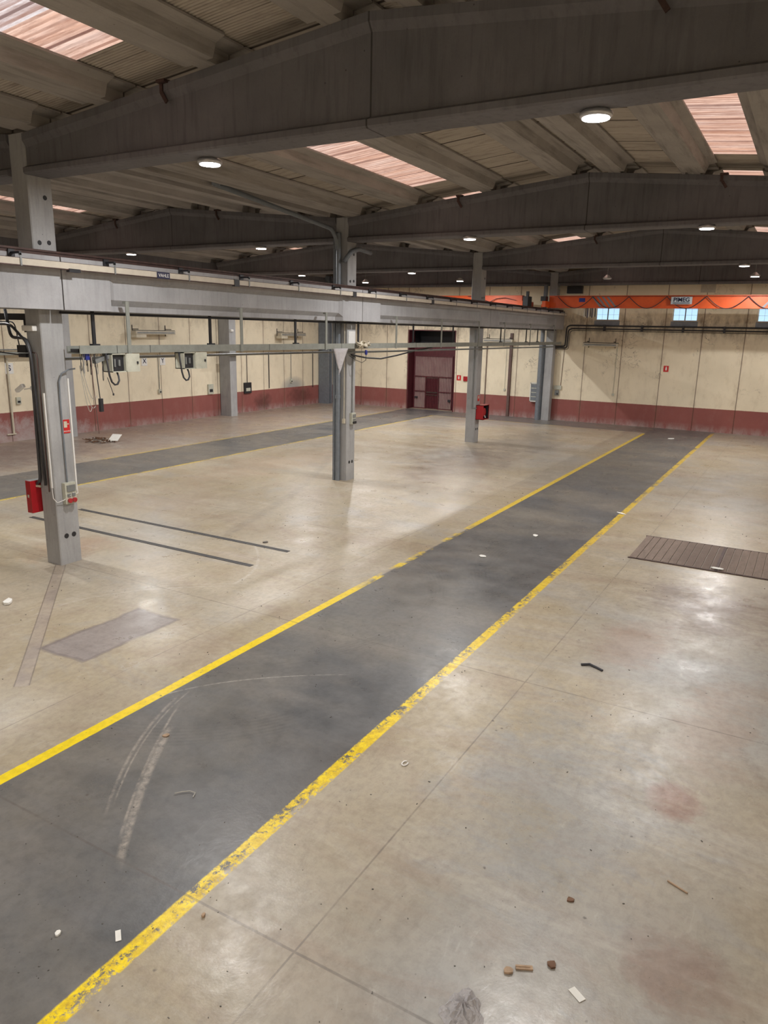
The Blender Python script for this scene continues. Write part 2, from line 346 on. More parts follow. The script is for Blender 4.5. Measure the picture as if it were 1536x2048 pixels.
# ------------------------------------------------------------------ mesh helpers
class MB:
    def __init__(s): s.v = []; s.f = []
    def box(s, a, b):
        (x0, y0, z0), (x1, y1, z1) = a, b; i = len(s.v)
        s.v += [(x0, y0, z0), (x1, y0, z0), (x1, y1, z0), (x0, y1, z0), (x0, y0, z1), (x1, y0, z1), (x1, y1, z1), (x0, y1, z1)]
        s.f += [tuple(i + k for k in q) for q in ((3, 2, 1, 0), (4, 5, 6, 7), (0, 1, 5, 4), (1, 2, 6, 5), (2, 3, 7, 6), (3, 0, 4, 7))]
        return s
    def obox(s, c, d, rz=0, ry=0, rx=0):
        R = Matrix.Rotation(rz, 3, 'Z') @ Matrix.Rotation(ry, 3, 'Y') @ Matrix.Rotation(rx, 3, 'X'); i = len(s.v)
        for q in ((-1, -1, -1), (1, -1, -1), (1, 1, -1), (-1, 1, -1), (-1, -1, 1), (1, -1, 1), (1, 1, 1), (-1, 1, 1)):
            s.v.append(tuple(Vector(c) + R @ Vector((q[0] * d[0] / 2, q[1] * d[1] / 2, q[2] * d[2] / 2))))
        s.f += [tuple(i + k for k in q) for q in ((3, 2, 1, 0), (4, 5, 6, 7), (0, 1, 5, 4), (1, 2, 6, 5), (2, 3, 7, 6), (3, 0, 4, 7))]
        return s
    def loft(s, secs, caps=True, closed=True):
        n = len(secs[0]); i = len(s.v)
        for q in secs: s.v += [tuple(p) for p in q]
        for k in range(len(secs) - 1):
            for j in range(n if closed else n - 1):
                a = i + k * n + j; b = i + k * n + (j + 1) % n
                s.f.append((a, b, b + n, a + n))
        if caps:
            s.f.append(tuple(i + j for j in range(n))[::-1]); s.f.append(tuple(i + (len(secs) - 1) * n + j for j in range(n)))
        return s
    def tube(s, path, r, n=8):
        P = [Vector(p) for p in path]; secs = []; up = None
        for k, p in enumerate(P):
            d = (P[min(k + 1, len(P) - 1)] - P[max(k - 1, 0)]).normalized()
            if up is None: up = Vector((0, 0, 1)) if abs(d.z) < .9 else Vector((1, 0, 0))
            a = d.cross(up); a.normalize() if a.length > 1e-6 else None
            if a.length < 1e-6: a = d.orthogonal().normalized()
            b = a.cross(d).normalized(); up = b
            secs.append([tuple(p + (a * math.cos(t) + b * math.sin(t)) * r) for t in [2 * math.pi * j / n for j in range(n)]])
        return s.loft(secs)
    def lathe(s, c, prof, n=20, axis='Z'):
        secs = []
        for r, h in prof:
            q = []
            for j in range(n):
                t = 2 * math.pi * j / n; u, v = r * math.cos(t), r * math.sin(t)
                q.append({'Z': (c[0] + u, c[1] + v, c[2] + h), 'Y': (c[0] + u, c[1] + h, c[2] + v), 'X': (c[0] + h, c[1] + u, c[2] + v)}[axis])
            secs.append(q)
        return s.loft(secs)
    def build(s, name, mat, parent=None, bevel=0, smooth=False, origin=None):
        xs = [v[0] for v in s.v]; ys = [v[1] for v in s.v]; zs = [v[2] for v in s.v]
        o = Vector(origin) if origin else Vector(((min(xs) + max(xs)) / 2, (min(ys) + max(ys)) / 2, min(zs)))
        me = bpy.data.meshes.new(name)
        me.from_pydata([tuple(Vector(v) - o) for v in s.v], [], s.f)
        me.materials.append(M[mat] if isinstance(mat, str) else mat)
        me.validate(); me.update()
        import bmesh
        bm = bmesh.new(); bm.from_mesh(me); bmesh.ops.recalc_face_normals(bm, faces=bm.faces); bm.to_mesh(me); bm.free()
        if smooth: me.polygons.foreach_set('use_smooth', [True] * len(me.polygons))
        ob = bpy.data.objects.new(name, me); COL.objects.link(ob)
        WLOC[ob.name] = o
        if parent is not None:
            ob.parent = parent; ob.location = o - WLOC[parent.name]
        else: ob.location = o
        if bevel:
            b = ob.modifiers.new('bevel', 'BEVEL'); b.width = bevel; b.segments = 2; b.limit_method = 'ANGLE'
        return ob

def tag(o, label, cat, group=None):
    o['label'] = label; o['category'] = cat
    if group: o['group'] = group
    return o
def struct(o): o['kind'] = 'structure'; return o
def empty(name, loc, label, cat, group=None):
    o = bpy.data.objects.new(name, None); COL.objects.link(o); o.location = loc; o.empty_display_size = .2
    WLOC[o.name] = Vector(loc); return tag(o, label, cat, group)
def text(name, s, size, mat, mtx, parent=None, ext=.004, bold=0):
    cu = bpy.data.curves.new(name, 'FONT'); cu.body = s; cu.size = size; cu.extrude = ext; cu.offset = bold
    cu.align_x = 'CENTER'; cu.align_y = 'CENTER'
    tmp = bpy.data.objects.new('tmp', cu); COL.objects.link(tmp)
    dg = bpy.context.evaluated_depsgraph_get(); dg.update()
    me = bpy.data.meshes.new_from_object(tmp.evaluated_get(dg)); bpy.data.objects.remove(tmp)
    me.materials.clear(); me.materials.append(M[mat]); me.transform(mtx.to_3x3().to_4x4())
    ob = bpy.data.objects.new(name, me); COL.objects.link(ob); o = mtx.to_translation(); WLOC[ob.name] = o
    if parent is not None: ob.parent = parent; ob.location = o - WLOC[parent.name]
    else: ob.location = o
    return ob
def face_mtx(loc, normal):   # text plane: normal '-X' or '-Y'
    if normal == '-Y': m = Matrix(((1, 0, 0), (0, 0, -1), (0, 1, 0)))
    else: m = Matrix(((0, 0, -1), (-1, 0, 0), (0, 1, 0)))
    return Matrix.Translation(loc) @ m.to_4x4()

# ------------------------------------------------------------------ layout
PX = [-1.80, 10.45, 22.71, 34.77, 47.06]      # near faces of the frames
CW = .57
ORD = ['first', 'second', 'third', 'fourth', 'fifth', 'sixth', 'seventh', 'eighth', 'ninth']
def bt(Y):                                     # top of the roof beams
    if Y < 14.86: return 10.04 - .0975 * abs(Y - 6.36)
    return 10.04 - .0975 * abs(Y - 23.0)
def zs(Y): return bt(Y) + .31
XE = 47.67; YR = -2.3; YL = 32.55; XN = -4.0

# floor and walls
struct(MB().box((XN - .2, YR - .2, -.2), (XE + 1.2, YL + .2, 0)).build('floor', 'floor'))
struct(MB().box((XN - .2, YL, 0), (XE + .2, YL + .2, 10.3)).build('wall_left', 'wallL'))
struct(MB().box((XN - .2, YR - .2, 0), (XE + .2, YR, 10.3)).build('wall_right', 'wallB'))
struct(MB().box((XN - .2, YR, 0), (XN, YL, 10.6)).build('wall_front', 'wallL'))
WIN = [(10.80, 12.24), (6.30, 7.70), (1.78, 3.14)]
wz0, wz1 = 6.40, 7.45
GY0, GY1, GZ = 21.72, 25.46, 5.6
w = MB()
ys = [YR, 1.78, 3.14, 6.30, 7.70, 10.80, 12.24, GY0, GY1, YL]
for a, b in zip(ys[:-1], ys[1:]):
    if (a, b) in WIN:
        w.box((XE, a, 0), (XE + .22, b, wz0)); w.box((XE, a, wz1), (XE + .22, b, 10.6))
    elif (a, b) == (GY0, GY1): w.box((XE, a, GZ), (XE + .22, b, 10.6))
    else: w.box((XE, a, 0), (XE + .22, b, 10.6))
struct(w.build('wall_back', 'wallB'))

# windows
for k, (a, b) in enumerate(WIN):
    x = XE + .12
    fr = MB(); t_ = .05
    fr.box((x, a, wz0), (x + .06, b, wz0 + t_)).box((x, a, wz1 - t_), (x + .06, b, wz1)).box((x, a, wz0 + t_), (x + .06, a + t_, wz1 - t_)).box((x, b - t_, wz0 + t_), (x + .06, b, wz1 - t_))
    f = struct(fr.build('window_%d' % (k + 1), 'white'))
    m = (a + b) / 2
    MB().box((x - .03, m - .03, wz0 + t_), (x + .03, m + .03, wz1 - t_)).build('mullion', 'steel', f)
    mu = MB()
    for s0, s1 in ((a + t_, m - .03), (m + .03, b - t_)):
        c = (s0 + s1) / 2; mu.box((x + .02, c - .006, wz0 + t_), (x + .035, c + .006, wz1 - t_))
        for q in (.33, .66): z = wz0 + (wz1 - wz0) * q; mu.box((x + .02, s0, z - .006), (x + .035, s1, z + .006))
    mu.build('glazing_bar', 'white', f)
    MB().box((x + .04, a + t_, wz0 + t_), (x + .045, b - t_, wz1 - t_)).build('glass', 'glass', f)
    MB().box((XE - .04, a - .05, wz0 - .34), (XE - .005, b + .05, wz0 - .02)).build('sill_panel', 'stripe', f)
# house seen through the windows
nb = empty('neighbouring_house', (66, 7, 0), 'pale house with a pitched roof outside, seen through the middle window', 'house')
MB().box((64, 6.9, 0), (70, 8.1, 7.6)).build('wall', 'paper', nb)
MB().loft([[(63.6, 6.5, 7.6), (63.6, 8.5, 7.6), (63.6, 7.5, 8.3)], [(70.4, 6.5, 7.6), (70.4, 8.5, 7.6), (70.4, 7.5, 8.3)]]).build('roof', 'white', nb)

# gate in a deep recess
L0, L1 = 22.2, 25.3
wy0, wy1 = 23.35, 24.3
GX = XE + .85
g = struct(MB().box((GX, GY0, 0), (GX + .05, GY1, .02)).build('door_1', 'maroon'))
j = MB(); j.box((XE - .02, GY1 - .08, 0), (GX, GY1, GZ)); j.box((XE + .22, GY1, 0), (GX + .2, GY1 + .06, GZ)); j.build('left_jamb', 'maroon', g)
MB().box((XE - .02, GY0, 0), (GX, GY0 + .07, GZ)).box((XE + .22, GY0 - .06, 0), (GX + .2, GY0, GZ)).build('right_jamb', 'maroon', g)
MB().box((XE - .02, GY0 + .07, GZ - .06), (GX, GY1 - .08, GZ)).build('lintel', 'maroon', g)
MB().box((GX, GY0, 3.78), (GX + .08, GY1, 4.55)).build('upper_panel', 'maroon', g)
MB().box((GX, GY0, 0), (GX + .06, L0, 3.8)).box((GX, L1, 0), (GX + .06, GY1, 3.8)).build('side_panel', 'maroon', g)
MB().box((GX + .04, GY0, 0), (GX + .08, GY1, 3.8)).build('backing', 'gate', g)
MB().box((GX + 1.0, GY0, 4.5), (GX + 1.05, GY1, GZ + .1)).box((GX + .08, GY0, 4.45), (GX + 1.05, GY1, 4.5)).box((GX + .08, GY1, 4.5), (GX + 1.05, GY1 + .06, GZ + .1)).box((GX + .08, GY0 - .06, 4.5), (GX + 1.05, GY0, GZ + .1)).build('upper_void', 'black', g)  # added recess, coloured black to stand in for the shade above the gate
def corr(y0, y1, z0, z1, x, amp=.03, per=.125):
    n = int((y1 - y0) / per * 4); q0 = []; q1 = []
    for i in range(n + 1):
        y = y0 + (y1 - y0) * i / n; xx = x + (amp if (i // 2) % 2 else -amp); q0.append((xx, y, z0)); q1.append((xx, y, z1))
    return MB().loft([q0, q1], caps=False, closed=False)
corr(L0, L1, 2.35, 3.75, GX - .03).build('leaf_panel', 'gate', g)
corr(wy1 + .05, L1, .03, 2.3, GX - .03).build('leaf_panel', 'gate', g)
corr(L0, wy0 - .05, .03, 2.3, GX - .03).build('leaf_panel', 'gate', g)
wk = corr(wy0, wy1, .05, 2.2, GX - .04); wk = wk.build('wicket_door', 'maroon', g)
MB().box((GX - .1, wy0 + .05, 1.15), (GX - .06, wy1 - .05, 1.25)).box((GX - .09, wy0, .98), (GX - .05, wy1, 1.04)).build('push_bar', 'rust', wk)
r = MB()
for z in (.0, 1.22, 2.28, 3.75): r.box((GX - .09, L0, z), (GX - .02, L1, z + .07)) if z in (2.28, 3.75) else (r.box((GX - .09, L0, z), (GX - .02, wy0 - .02, z + .06)), r.box((GX - .09, wy1 + .02, z), (GX - .02, L1, z + .06)))
for y in (L0, wy0 - .06, wy1 + .01, L1 - .06): r.box((GX - .10, y, 0), (GX - .02, y + .06, 2.3 if y in (wy0 - .06, wy1 + .01) else 3.8))
r.build('leaf_frame', 'maroon', g)
MB().box((GX - .16, L1 - .35, .75), (GX - .09, L1 - .12, .85)).box((GX - .16, L0 + .12, .6), (GX - .09, L0 + .3, .75)).build('latch', 'black', g)
MB().box((XE + .22, GY0 - .06, GZ), (GX + 1.1, GY1 + .06, GZ + .1)).build('recess_top', 'maroon', g)

# ------------------------------------------------------------------ roof
PR = [-1.1, 1.34, 3.50, 5.63, 7.0, 9.5, 12.1, 14.25]
PL = [15.5, 16.9, 19.42, 21.96, 23.3, 25.15, 27.6, 30.05, 32.2]
def sgn(Y):
    c = 6.36 if Y < 14.86 else 23.0
    return -1 if Y > c else 1
def purlin(Yc, i, name_, lab, grp):
    x0 = PX[i] + CW + .12; x1 = PX[i + 1] - .28; sl = .0975 * sgn(Yc); z0 = bt(Yc)
    if i == 0: x0 = XN
    def sec(x, pr): return [(x, Yc + y, z0 + z + sl * y) for y, z in pr]
    body = [(-.3, 0), (.3, 0), (.38, .2), (.57, .26), (.57, .30), (-.57, .30), (-.57, .26), (-.38, .2)]
    m = MB().loft([sec(x0, body), sec(x1, body)])
    rib = [(-.16, .0), (.16, .0), (.16, .24), (.5, .26), (.5, .295), (-.5, .295), (-.5, .26), (-.16, .24)]
    rib = [(y, z if z > .05 else .005) for y, z in rib]
    m.loft([sec(x1, rib), sec(min(PX[i + 1] + CW / 2 - .02, XE - .02), rib)])
    if i > 0: m.loft([sec(PX[i] + CW / 2 + .02, rib), sec(x0, rib)])
    o = m.build(name_, 'purl'); tag(o, lab, 'roof beam', grp); return o
BAY = ['nearest bay above the camera', 'between first and second beams', 'between second and third beams', 'between third beam and back wall']
def where(Yc):
    if Yc < 14.86:
        k = sorted([y for y in PR], reverse=True).index(Yc); return ORD[k] + ' right of the columns'
    k = sorted(PL).index(Yc); return ORD[k] + ' left of the columns'
for i in range(4):
    for Yc in PR + PL:
        if i == 0 and Yc < 1.4: continue
        purlin(Yc, i, 'roof_purlin', 'grey roof purlin, %s, %s' % (where(Yc), BAY[i]), 'concrete roof purlins')
# sheets
def sheet(y0, y1, x0, x1, per=.076, amp=.011):
    ysn = [y0] + [c for c in (6.36, 23.0) if y0 < c < y1] + [y1]
    n = int((x1 - x0) / per * 6)
    secs = []
    for y in ysn:
        secs.append([(x0 + (x1 - x0) * k / n, y, zs(y) + amp + amp * math.sin((x0 + (x1 - x0) * k / n) / per * 2 * math.pi)) for k in range(n + 1)])
    return MB().loft(secs, caps=False, closed=False)
allP = PR + PL
gaps = [(YR - .2, PR[0])] + [(a, b) for a, b in zip(allP[:-1], allP[1:]) if not (a == 14.25)] + [(PL[-1], YL + .2)]
SKY = {}
for gp in ((9.5, 12.1), (1.34, 3.50), (25.15, 27.6)):
    SKY[gp] = [(i, PX[i] + 1.05 if i else -2.5, PX[i + 1] - 1.05) for i in range(4)]
SN = {9.5: 'nearer the columns in the right hall', 1.34: 'at the far right', 25.15: 'in the left hall'}
k = 0
for gp in gaps:
    a, b = gp
    xs = [XN - .2]
    for i, x0, x1 in SKY.get(gp, []): xs += [x0, x1]
    xs.append(XE + 1.2)
    for q in range(0, len(xs), 2):
        struct(sheet(a, b, xs[q], xs[q + 1]).build('ceiling' if k == 0 else 'ceiling', 'sheet', smooth=True)); k += 1
    for i, x0, x1 in SKY.get(gp, []):
        if i == 0 and a != 9.5: 
            struct(sheet(a, b, x0, x1).build('ceiling', 'sheet', smooth=True)); continue
        if i == 0:
            s_ = empty('roof_skylight', (8, 10.8, 9.9), 'bright white and orange skylight in the upper left corner', 'skylight', 'translucent roof skylights')
            sheet(a, b, 5.6, 8.05).build('white_sheet', 'skyw', s_, smooth=True)
            sheet(a, b, 8.05, x1).build('orange_sheet', 'sky', s_, smooth=True); sheet(a, b, x0, 5.6).build('orange_sheet', 'sky', s_, smooth=True)
        else:
            tag(sheet(a, b, x0, x1).build('roof_skylight', 'sky', smooth=True), 'pinkish corrugated skylight %s, %s' % (SN[a], BAY[i]), 'skylight', 'translucent roof skylights')
# valley gutter over the column row
gt = MB().box((XN, 14.2, 9.60), (XE, 15.6, 9.64)).build('ceiling', 'purl'); struct(gt)

# ------------------------------------------------------------------ roof beams
def beam(i, y0, y1, label):
    xf = PX[i] - .084; secs = []; n = 14
    st = sorted(set([y0 + (y1 - y0) * k / n for k in range(n + 1)] + [6.36 if y1 < 15 else 23.0]))
    for y in st:
        T = bt(y)
        secs.append([(xf + dx, y, z) for dx, z in ((0, 8.50), (.03, 8.47), (.59, 8.47), (.62, 8.50), (.62, 8.59), (.50, 8.65), (.50, T - .25), (.59, T - .13), (.59, T), (.03, T), (.03, T - .13), (.12, T - .25), (.12, 8.65), (0, 8.59))])
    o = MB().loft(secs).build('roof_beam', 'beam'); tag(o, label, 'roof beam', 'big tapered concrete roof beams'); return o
nm = ['behind the camera', 'nearest overhead, crossing the top of the photo', 'crossing behind the first, meeting the second column', 'third in depth, meeting the third column', 'farthest, against the back wall']
for i in range(1, 5):
    beam(i, YR + .45, 14.6, 'tapered concrete roof beam over the right hall, ' + nm[i])
    beam(i, 15.12, 31.65, 'tapered concrete roof beam over the left hall, ' + nm[i])
# small clips on the beams' top edges
for (i, y, w_) in ((1, 10.55, 'nearest beam, left part'), (1, 2.2, 'nearest beam, right part'), (2, 10.4, 'second beam, right hall, left half'), (2, 2.75, 'second beam, right hall, right half'), (2, 26.1, 'second beam, left hall, left half'), (3, 9.2, 'third beam over the right hall'), (2, 20.5, 'second beam, left hall, right half')):
    T = bt(y); x = PX[i] - .05
    tag(MB().box((x - .10, y - .1, T - .01), (x + .1, y + .1, T + .04)).box((x - .03, y + .02, T - .16), (x, y + .09, T)).obox((x - .04, y - .03, T - .24), (.03, .07, .2), 0, 0, -.6).build('steel_clip', 'rust'), 'rusty steel clip on the top edge of the ' + w_, 'clip')

# ------------------------------------------------------------------ columns
def column(i, label):
    x = PX[i]
    ch = .02
    def sc(z, e=0): 
        a, b, c, d = x, x + CW - (.07 if i == 4 else 0), 14.61, 15.12
        return [(a + ch, c, z), (b - ch, c, z), (b, c + ch, z), (b, d - ch, z), (b - ch, d, z), (a + ch, d, z), (a, d - ch, z), (a, c + ch, z)]
    o = MB().loft([sc(0), sc(9.27)]).build('concrete_column', 'conc'); tag(o, label, 'column', 'concrete columns of the middle row')
    if i < 4:
        for dx, z, h in ((.20, .68, .11), (.40, .68, .11), (.16, 7.16, .09), (.39, 7.18, .09), (.38, 8.08, .09)):
            MB().lathe((x + dx, 14.615, z), [(h * .55, 0), (h * .55, -.008)], 14, 'Y').build('bolt_hole', 'black', o)
    return o
c1 = column(1, 'nearest square concrete column at the left, carrying a socket panel and red sign')
c2 = column(2, 'middle concrete column with grey downpipes up its left side')
c3 = column(3, 'third concrete column with the open red fire hose cabinet')
c4 = column(4, 'concrete column standing against the back wall under the runway end')
column(0, 'concrete column behind the camera') if False else None
for i in range(1, 4):
    x = PX[i]
    lw_ = {1: 'in the near bay, hidden behind the first column', 2: 'second from the front', 3: 'in front of the cream wall, with a small white lamp near its top'}[i]
    o = MB().box((x + .9, 31.65, 0), (x + 1.5, 32.5, 9.27)).build('wall_column', 'conc'); tag(o, 'square concrete column against the left wall, ' + lw_, 'column', 'columns along the left wall')
o = MB().box((46.55, 31.65, 0), (46.75, 32.5, 9.3)).box((46.95, 31.65, 0), (47.15, 32.5, 9.3)).box((46.75, 32.0, 0), (46.95, 32.1, 9.3)).build('corner_column', 'pvc'); tag(o, 'dark grey steel column in the far left corner of the hall', 'column')
# beam ledger on left wall
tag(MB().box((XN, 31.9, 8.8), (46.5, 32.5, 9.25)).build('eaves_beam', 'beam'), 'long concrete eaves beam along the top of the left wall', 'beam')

# ------------------------------------------------------------------ crane runway
J = [10.735, 22.98, 35.02]
segs = [(XN, J[0]), (J[0], J[1]), (J[1], J[2]), (J[2], 47.45)]
def rsec(x, f):    # f: 0 solid block, 1 recessed
    e = .09 * f; u = .22 * f
    return [(x, 14.15, 6.87), (x, 14.15, 6.50), (x, 14.15 + e, 6.44), (x, 14.15 + e, 6.05), (x, 14.15 + u, 5.92), (x, 14.15 + u, 5.91), (x, 14.15 + u, 5.90), (x, 14.15 + u, 5.79), (x, 14.60, 5.79), (x, 14.60, 6.87)]
rl = ['beside and left of the nearest column', 'between the nearest and the middle column', 'between the middle and the third column', 'from the third column to the back wall, with rounded end']
for k, (a, b) in enumerate(segs):
    a += .015; b -= .015
    st = []
    if k == 0: st = [(a, 0), (b, 0)]
    elif k == 3: st = [(a, 0), (a + 1.24, 0), (a + 1.4, 1), (b - 1.75, 1), (b - 1.6, 0), (b, 0)]
    else: st = [(a, 0), (a + 1.24, 0), (a + 1.41, 1), (b - 1.41, 1), (b - 1.24, 0), (b, 0)]
    m = MB().loft([rsec(x, f) for x, f in st])
    o = m.build('runway_beam', 'run'); tag(o, 'grey concrete crane runway girder facing the right hall, ' + rl[k], 'girder', 'crane runway girders on the right side')
    o2 = MB().box((a, 15.13, 5.79), (min(b, 46.72), 15.58, 6.87)).build('runway_beam', 'run'); tag(o2, 'concrete crane runway girder on the left hall side, ' + rl[k].replace('with rounded end', 'behind its twin'), 'girder', 'crane runway girders on the left side')
def rail(y, lab):
    tag((lambda xe: MB().box((XN, y - .09, 6.87), (xe, y + .09, 6.90)).box((XN, y - .03, 6.90), (xe, y + .03, 6.94)).box((XN, y - .06, 6.94), (xe, y + .06, 6.98)))(47.3 if y < 15 else 46.7).build('crane_rail', 'rust'), lab, 'rail')
rail(14.25, 'rusty brown crane rail along the top of the right hall runway')
rail(15.4, 'rusty brown crane rail along the left hall runway')

# conductor rail hanging off brackets
cd = empty('conductor_rail', (12, 13.8, 6.55), 'long cream conductor rail hung along the crane runway front', 'conductor rail')
MB().box((-3, 13.87, 6.62), (46.9, 13.93, 6.745)).build('rail_duct', 'yel', cd)
MB().box((-3, 13.865, 6.60), (46.9, 13.935, 6.62)).build('lower_lip', 'rust', cd)
MB().box((-3, 13.875, 6.745), (46.9, 13.925, 6.755)).build('upper_lip', 'rust', cd)
for k in range(19):
    x = 5.0 + 2.30 * k
    if x > 46.6: break
    b_ = MB().box((x - .07, 14.11, 6.78), (x + .07, 14.148, 6.92)).box((x - .025, 13.84, 6.83), (x + .025, 14.11, 6.87)).build('bracket', 'black', cd)
    MB().box((x + .0, 13.852, 6.60), (x + .035, 13.864, 6.83)).box((x, 13.852, 6.80), (x + .035, 13.90, 6.83)).build('hanger_clip', 'steel', b_)
for x in (10.85, 16.0, 22.0, 28.0): MB().box((x - .14, 13.85, 6.56), (x + .14, 13.95, 6.63)).build('joint_clamp', 'black', cd) if x == 10.85 else MB().box((x - .1, 13.85, 6.58), (x + .1, 13.95, 6.76)).build('joint_clamp', 'black', cd)
MB().box((13.15, 13.85, 6.60), (13.55, 13.864, 6.75)).build('maker_plate', 'navy', cd)
text('maker_letters', 'VAHLE', .11, 'white', face_mtx((13.35, 13.848, 6.67), '-Y'), cd, .001)

# cable tray slung below the runway
ct = empty('cable_tray', (11, 14.3, 4.87), 'long grey green cable tray slung on posts below the crane runway', 'cable tray')
MB().box((10.98, 14.06, 4.88), (46.9, 14.08, 5.04)).box((10.98, 14.06, 4.86), (46.9, 14.50, 4.88)).box((10.98, 14.48, 4.88), (46.9, 14.50, 5.02)).build('tray_channel', 'tray', ct)
MB().box((11.0, 14.14, 4.89), (46.8, 14.40, 4.96)).build('cable_bundle', 'cable', ct)
for x in (12.35, 16.35, 20.55, 25.3, 29.3, 33.4, 36.8, 40.8, 45.2):
    MB().box((x - .05, 14.03, 4.84), (x + .05, 14.055, 6.03)).box((x - .05, 14.055, 5.98), (x + .05, 14.14, 6.03)).build('front_post', 'tray', ct)
for x in (11.75, 15.6, 19.5, 23.3, 27.6, 31.5, 37.5, 41.5, 43.5):
    MB().box((x - .04, 14.50, 4.9), (x + .04, 14.54, 5.788)).box((x - .1, 14.44, 5.02), (x + .1, 14.56, 5.06)).build('rear_post', 'black', ct)
for x in (12.0, 13.0, 17.6, 21.5, 27.0): MB().box((x - .005, 14.055, 4.86), (x + .005, 14.06, 5.04)).build('joint_strip', 'black', ct)
tag(MB().tube([(10.9, 14.62 - .1, 5.74), (22, 14.52, 5.74), (34, 14.52, 5.74), (46.9, 14.52, 5.74)], .03).build('service_pipe', 'black'), 'thin black pipe running along the underside of the right runway', 'pipe')
tag(MB().tube([(11.1, 14.9, 4.72), (22.0, 14.9, 4.72), (22.2, 14.5, 4.72), (23.5, 14.4, 4.72), (34.5, 14.4, 4.72), (46.5, 14.4, 4.72)], .035).build('service_pipe', 'steel'), 'grey pipe running just beneath the cable tray', 'pipe')

# open electric boxes on the tray
def ebox(x, name_lab, ang, w=.42, h=.42):
    e = empty('electric_box', (x, 14.2, 4.42), name_lab, 'electric box', 'open electric boxes under the cable tray')
    z0 = 4.43; y0 = 14.0; y1 = 14.32; m = MB()
    m.box((x, y0, z0), (x + .02, y1, z0 + h)).box((x + w - .02, y0, z0), (x + w, y1, z0 + h)).box((x, y0, z0), (x + w, y1, z0 + .02)).box((x, y0, z0 + h - .02), (x + w, y1, z0 + h)).box((x, y1 - .02, z0), (x + w, y1, z0 + h))
    m.build('casing', 'boxgrey', e)
    MB().box((x + .03, y0 + .07, z0 + .03), (x + w - .03, y1 - .03, z0 + h - .03)).build('interior_panel', 'black', e)
    MB().box((x + .09, y0 + .03, z0 + .12), (x + .13, y0 + .07, z0 + .3)).box((x + .22, y0 + .03, z0 + .14), (x + .26, y0 + .07, z0 + .28)).build('contactor', 'steel', e)
    w2 = .35; d = MB().obox((x + w + .5 * w2 * math.cos(ang), y0 - .5 * w2 * math.sin(ang), z0 + h / 2), (w2, .015, h), -ang).build('door', 'boxgrey', e)
    MB().obox((x + w + .8 * w2 * math.cos(ang), y0 - .8 * w2 * math.sin(ang) - .02, z0 + h / 2), (.03, .04, .06), -ang).build('latch', 'black', d)
    p = []
    for k in range(13):
        t = k / 12; p.append((x - .16 + (.32) * t, 14.02, 4.86 - .02 - .62 * math.sin(math.pi * t) ** .7 * (1 if t < .5 else 1) - (.4 * t)))
    p = [(x - .12, 14.05, 4.86), (x - .13, 14.0, 4.6), (x - .11, 13.98, 4.36), (x - .06, 13.98, 4.22), (x + .02, 13.98, 4.15), (x + .1, 13.98, 4.16), (x + .17, 14.0, 4.24), (x + .2, 14.05, 4.34), (x + .2, 14.1, 4.44)]
    MB().tube(p, .022).build('flexible_conduit', 'cable', e, smooth=True)
    return e
e1 = ebox(11.78, 'grey electric box with door hanging open, nearest the first column', .14)
e2 = ebox(14.05, 'grey electric box with door hanging open, farther along the tray', .16)
tag(MB().tube([(11.66, 14.05, 4.32), (11.74, 14.05, 4.1), (11.8, 14.05, 3.93)], .008).lathe((11.8, 14.05, 3.9), [(.02, 0), (.02, .05)], 8).build('loose_cable', 'cable'), 'thin loose cable end dangling below the nearer open electric box', 'cable')
# cable cluster by first column
hc = empty('hanging_cables', (11.3, 14.3, 4.8), 'tangle of loose wires hanging under the tray beside the nearest column', 'cables')
for k in range(11):
    x = 11.04 + .055 * k; d = random.uniform(.25, .62); y = 14.12 + random.uniform(0, .3)
    p = [(x + .05 * math.sin(math.pi * t * 2) * .5 + .05 * t, y, 4.85 - d * math.sin(math.pi * t)) for t in [q / 10 for q in range(11)]]
    MB().tube(p, .0065, 6).build('wire_loop', 'wire' if k % 2 else 'cable', hc)
for k, (a, b, d) in enumerate(((11.06, 11.42, 1.05), (11.1, 11.45, .85), (11.05, 11.3, 1.12))):
    p = [(a + (b - a) * t, 14.2, 4.6 - (d) * math.sin(math.pi * t * .62) + .1 * t) for t in [q / 12 for q in range(13)]]
    MB().tube(p, .007, 6).build('wire_loop', 'wire', hc)
MB().tube([(11.28, 14.1, 4.85), (11.30, 14.1, 4.2), (11.36, 14.1, 3.05)], .010, 6).build('long_cable', 'brown', hc)
MB().box((11.42, 14.05, 3.55), (11.50, 14.12, 3.85)).build('push_button_pendant', 'black', hc)
MB().tube([(11.38, 14.1, 4.85), (11.42, 14.1, 4.3), (11.45, 14.09, 3.84)], .012, 6).build('long_cable', 'cable', hc)
tag(MB().box((11.17, 14.12, 4.72), (11.27, 14.22, 4.86)).build('blue_plug', 'blue'), 'blue plug hanging under the tray next to the nearest column', 'plug')
tag(MB().obox((11.62, 14.15, 4.74), (.45, .12, .09), 0, -.28).build('steel_bracket', 'steel'), 'short tilted steel arm under the tray left of the first electric box', 'steel arm')
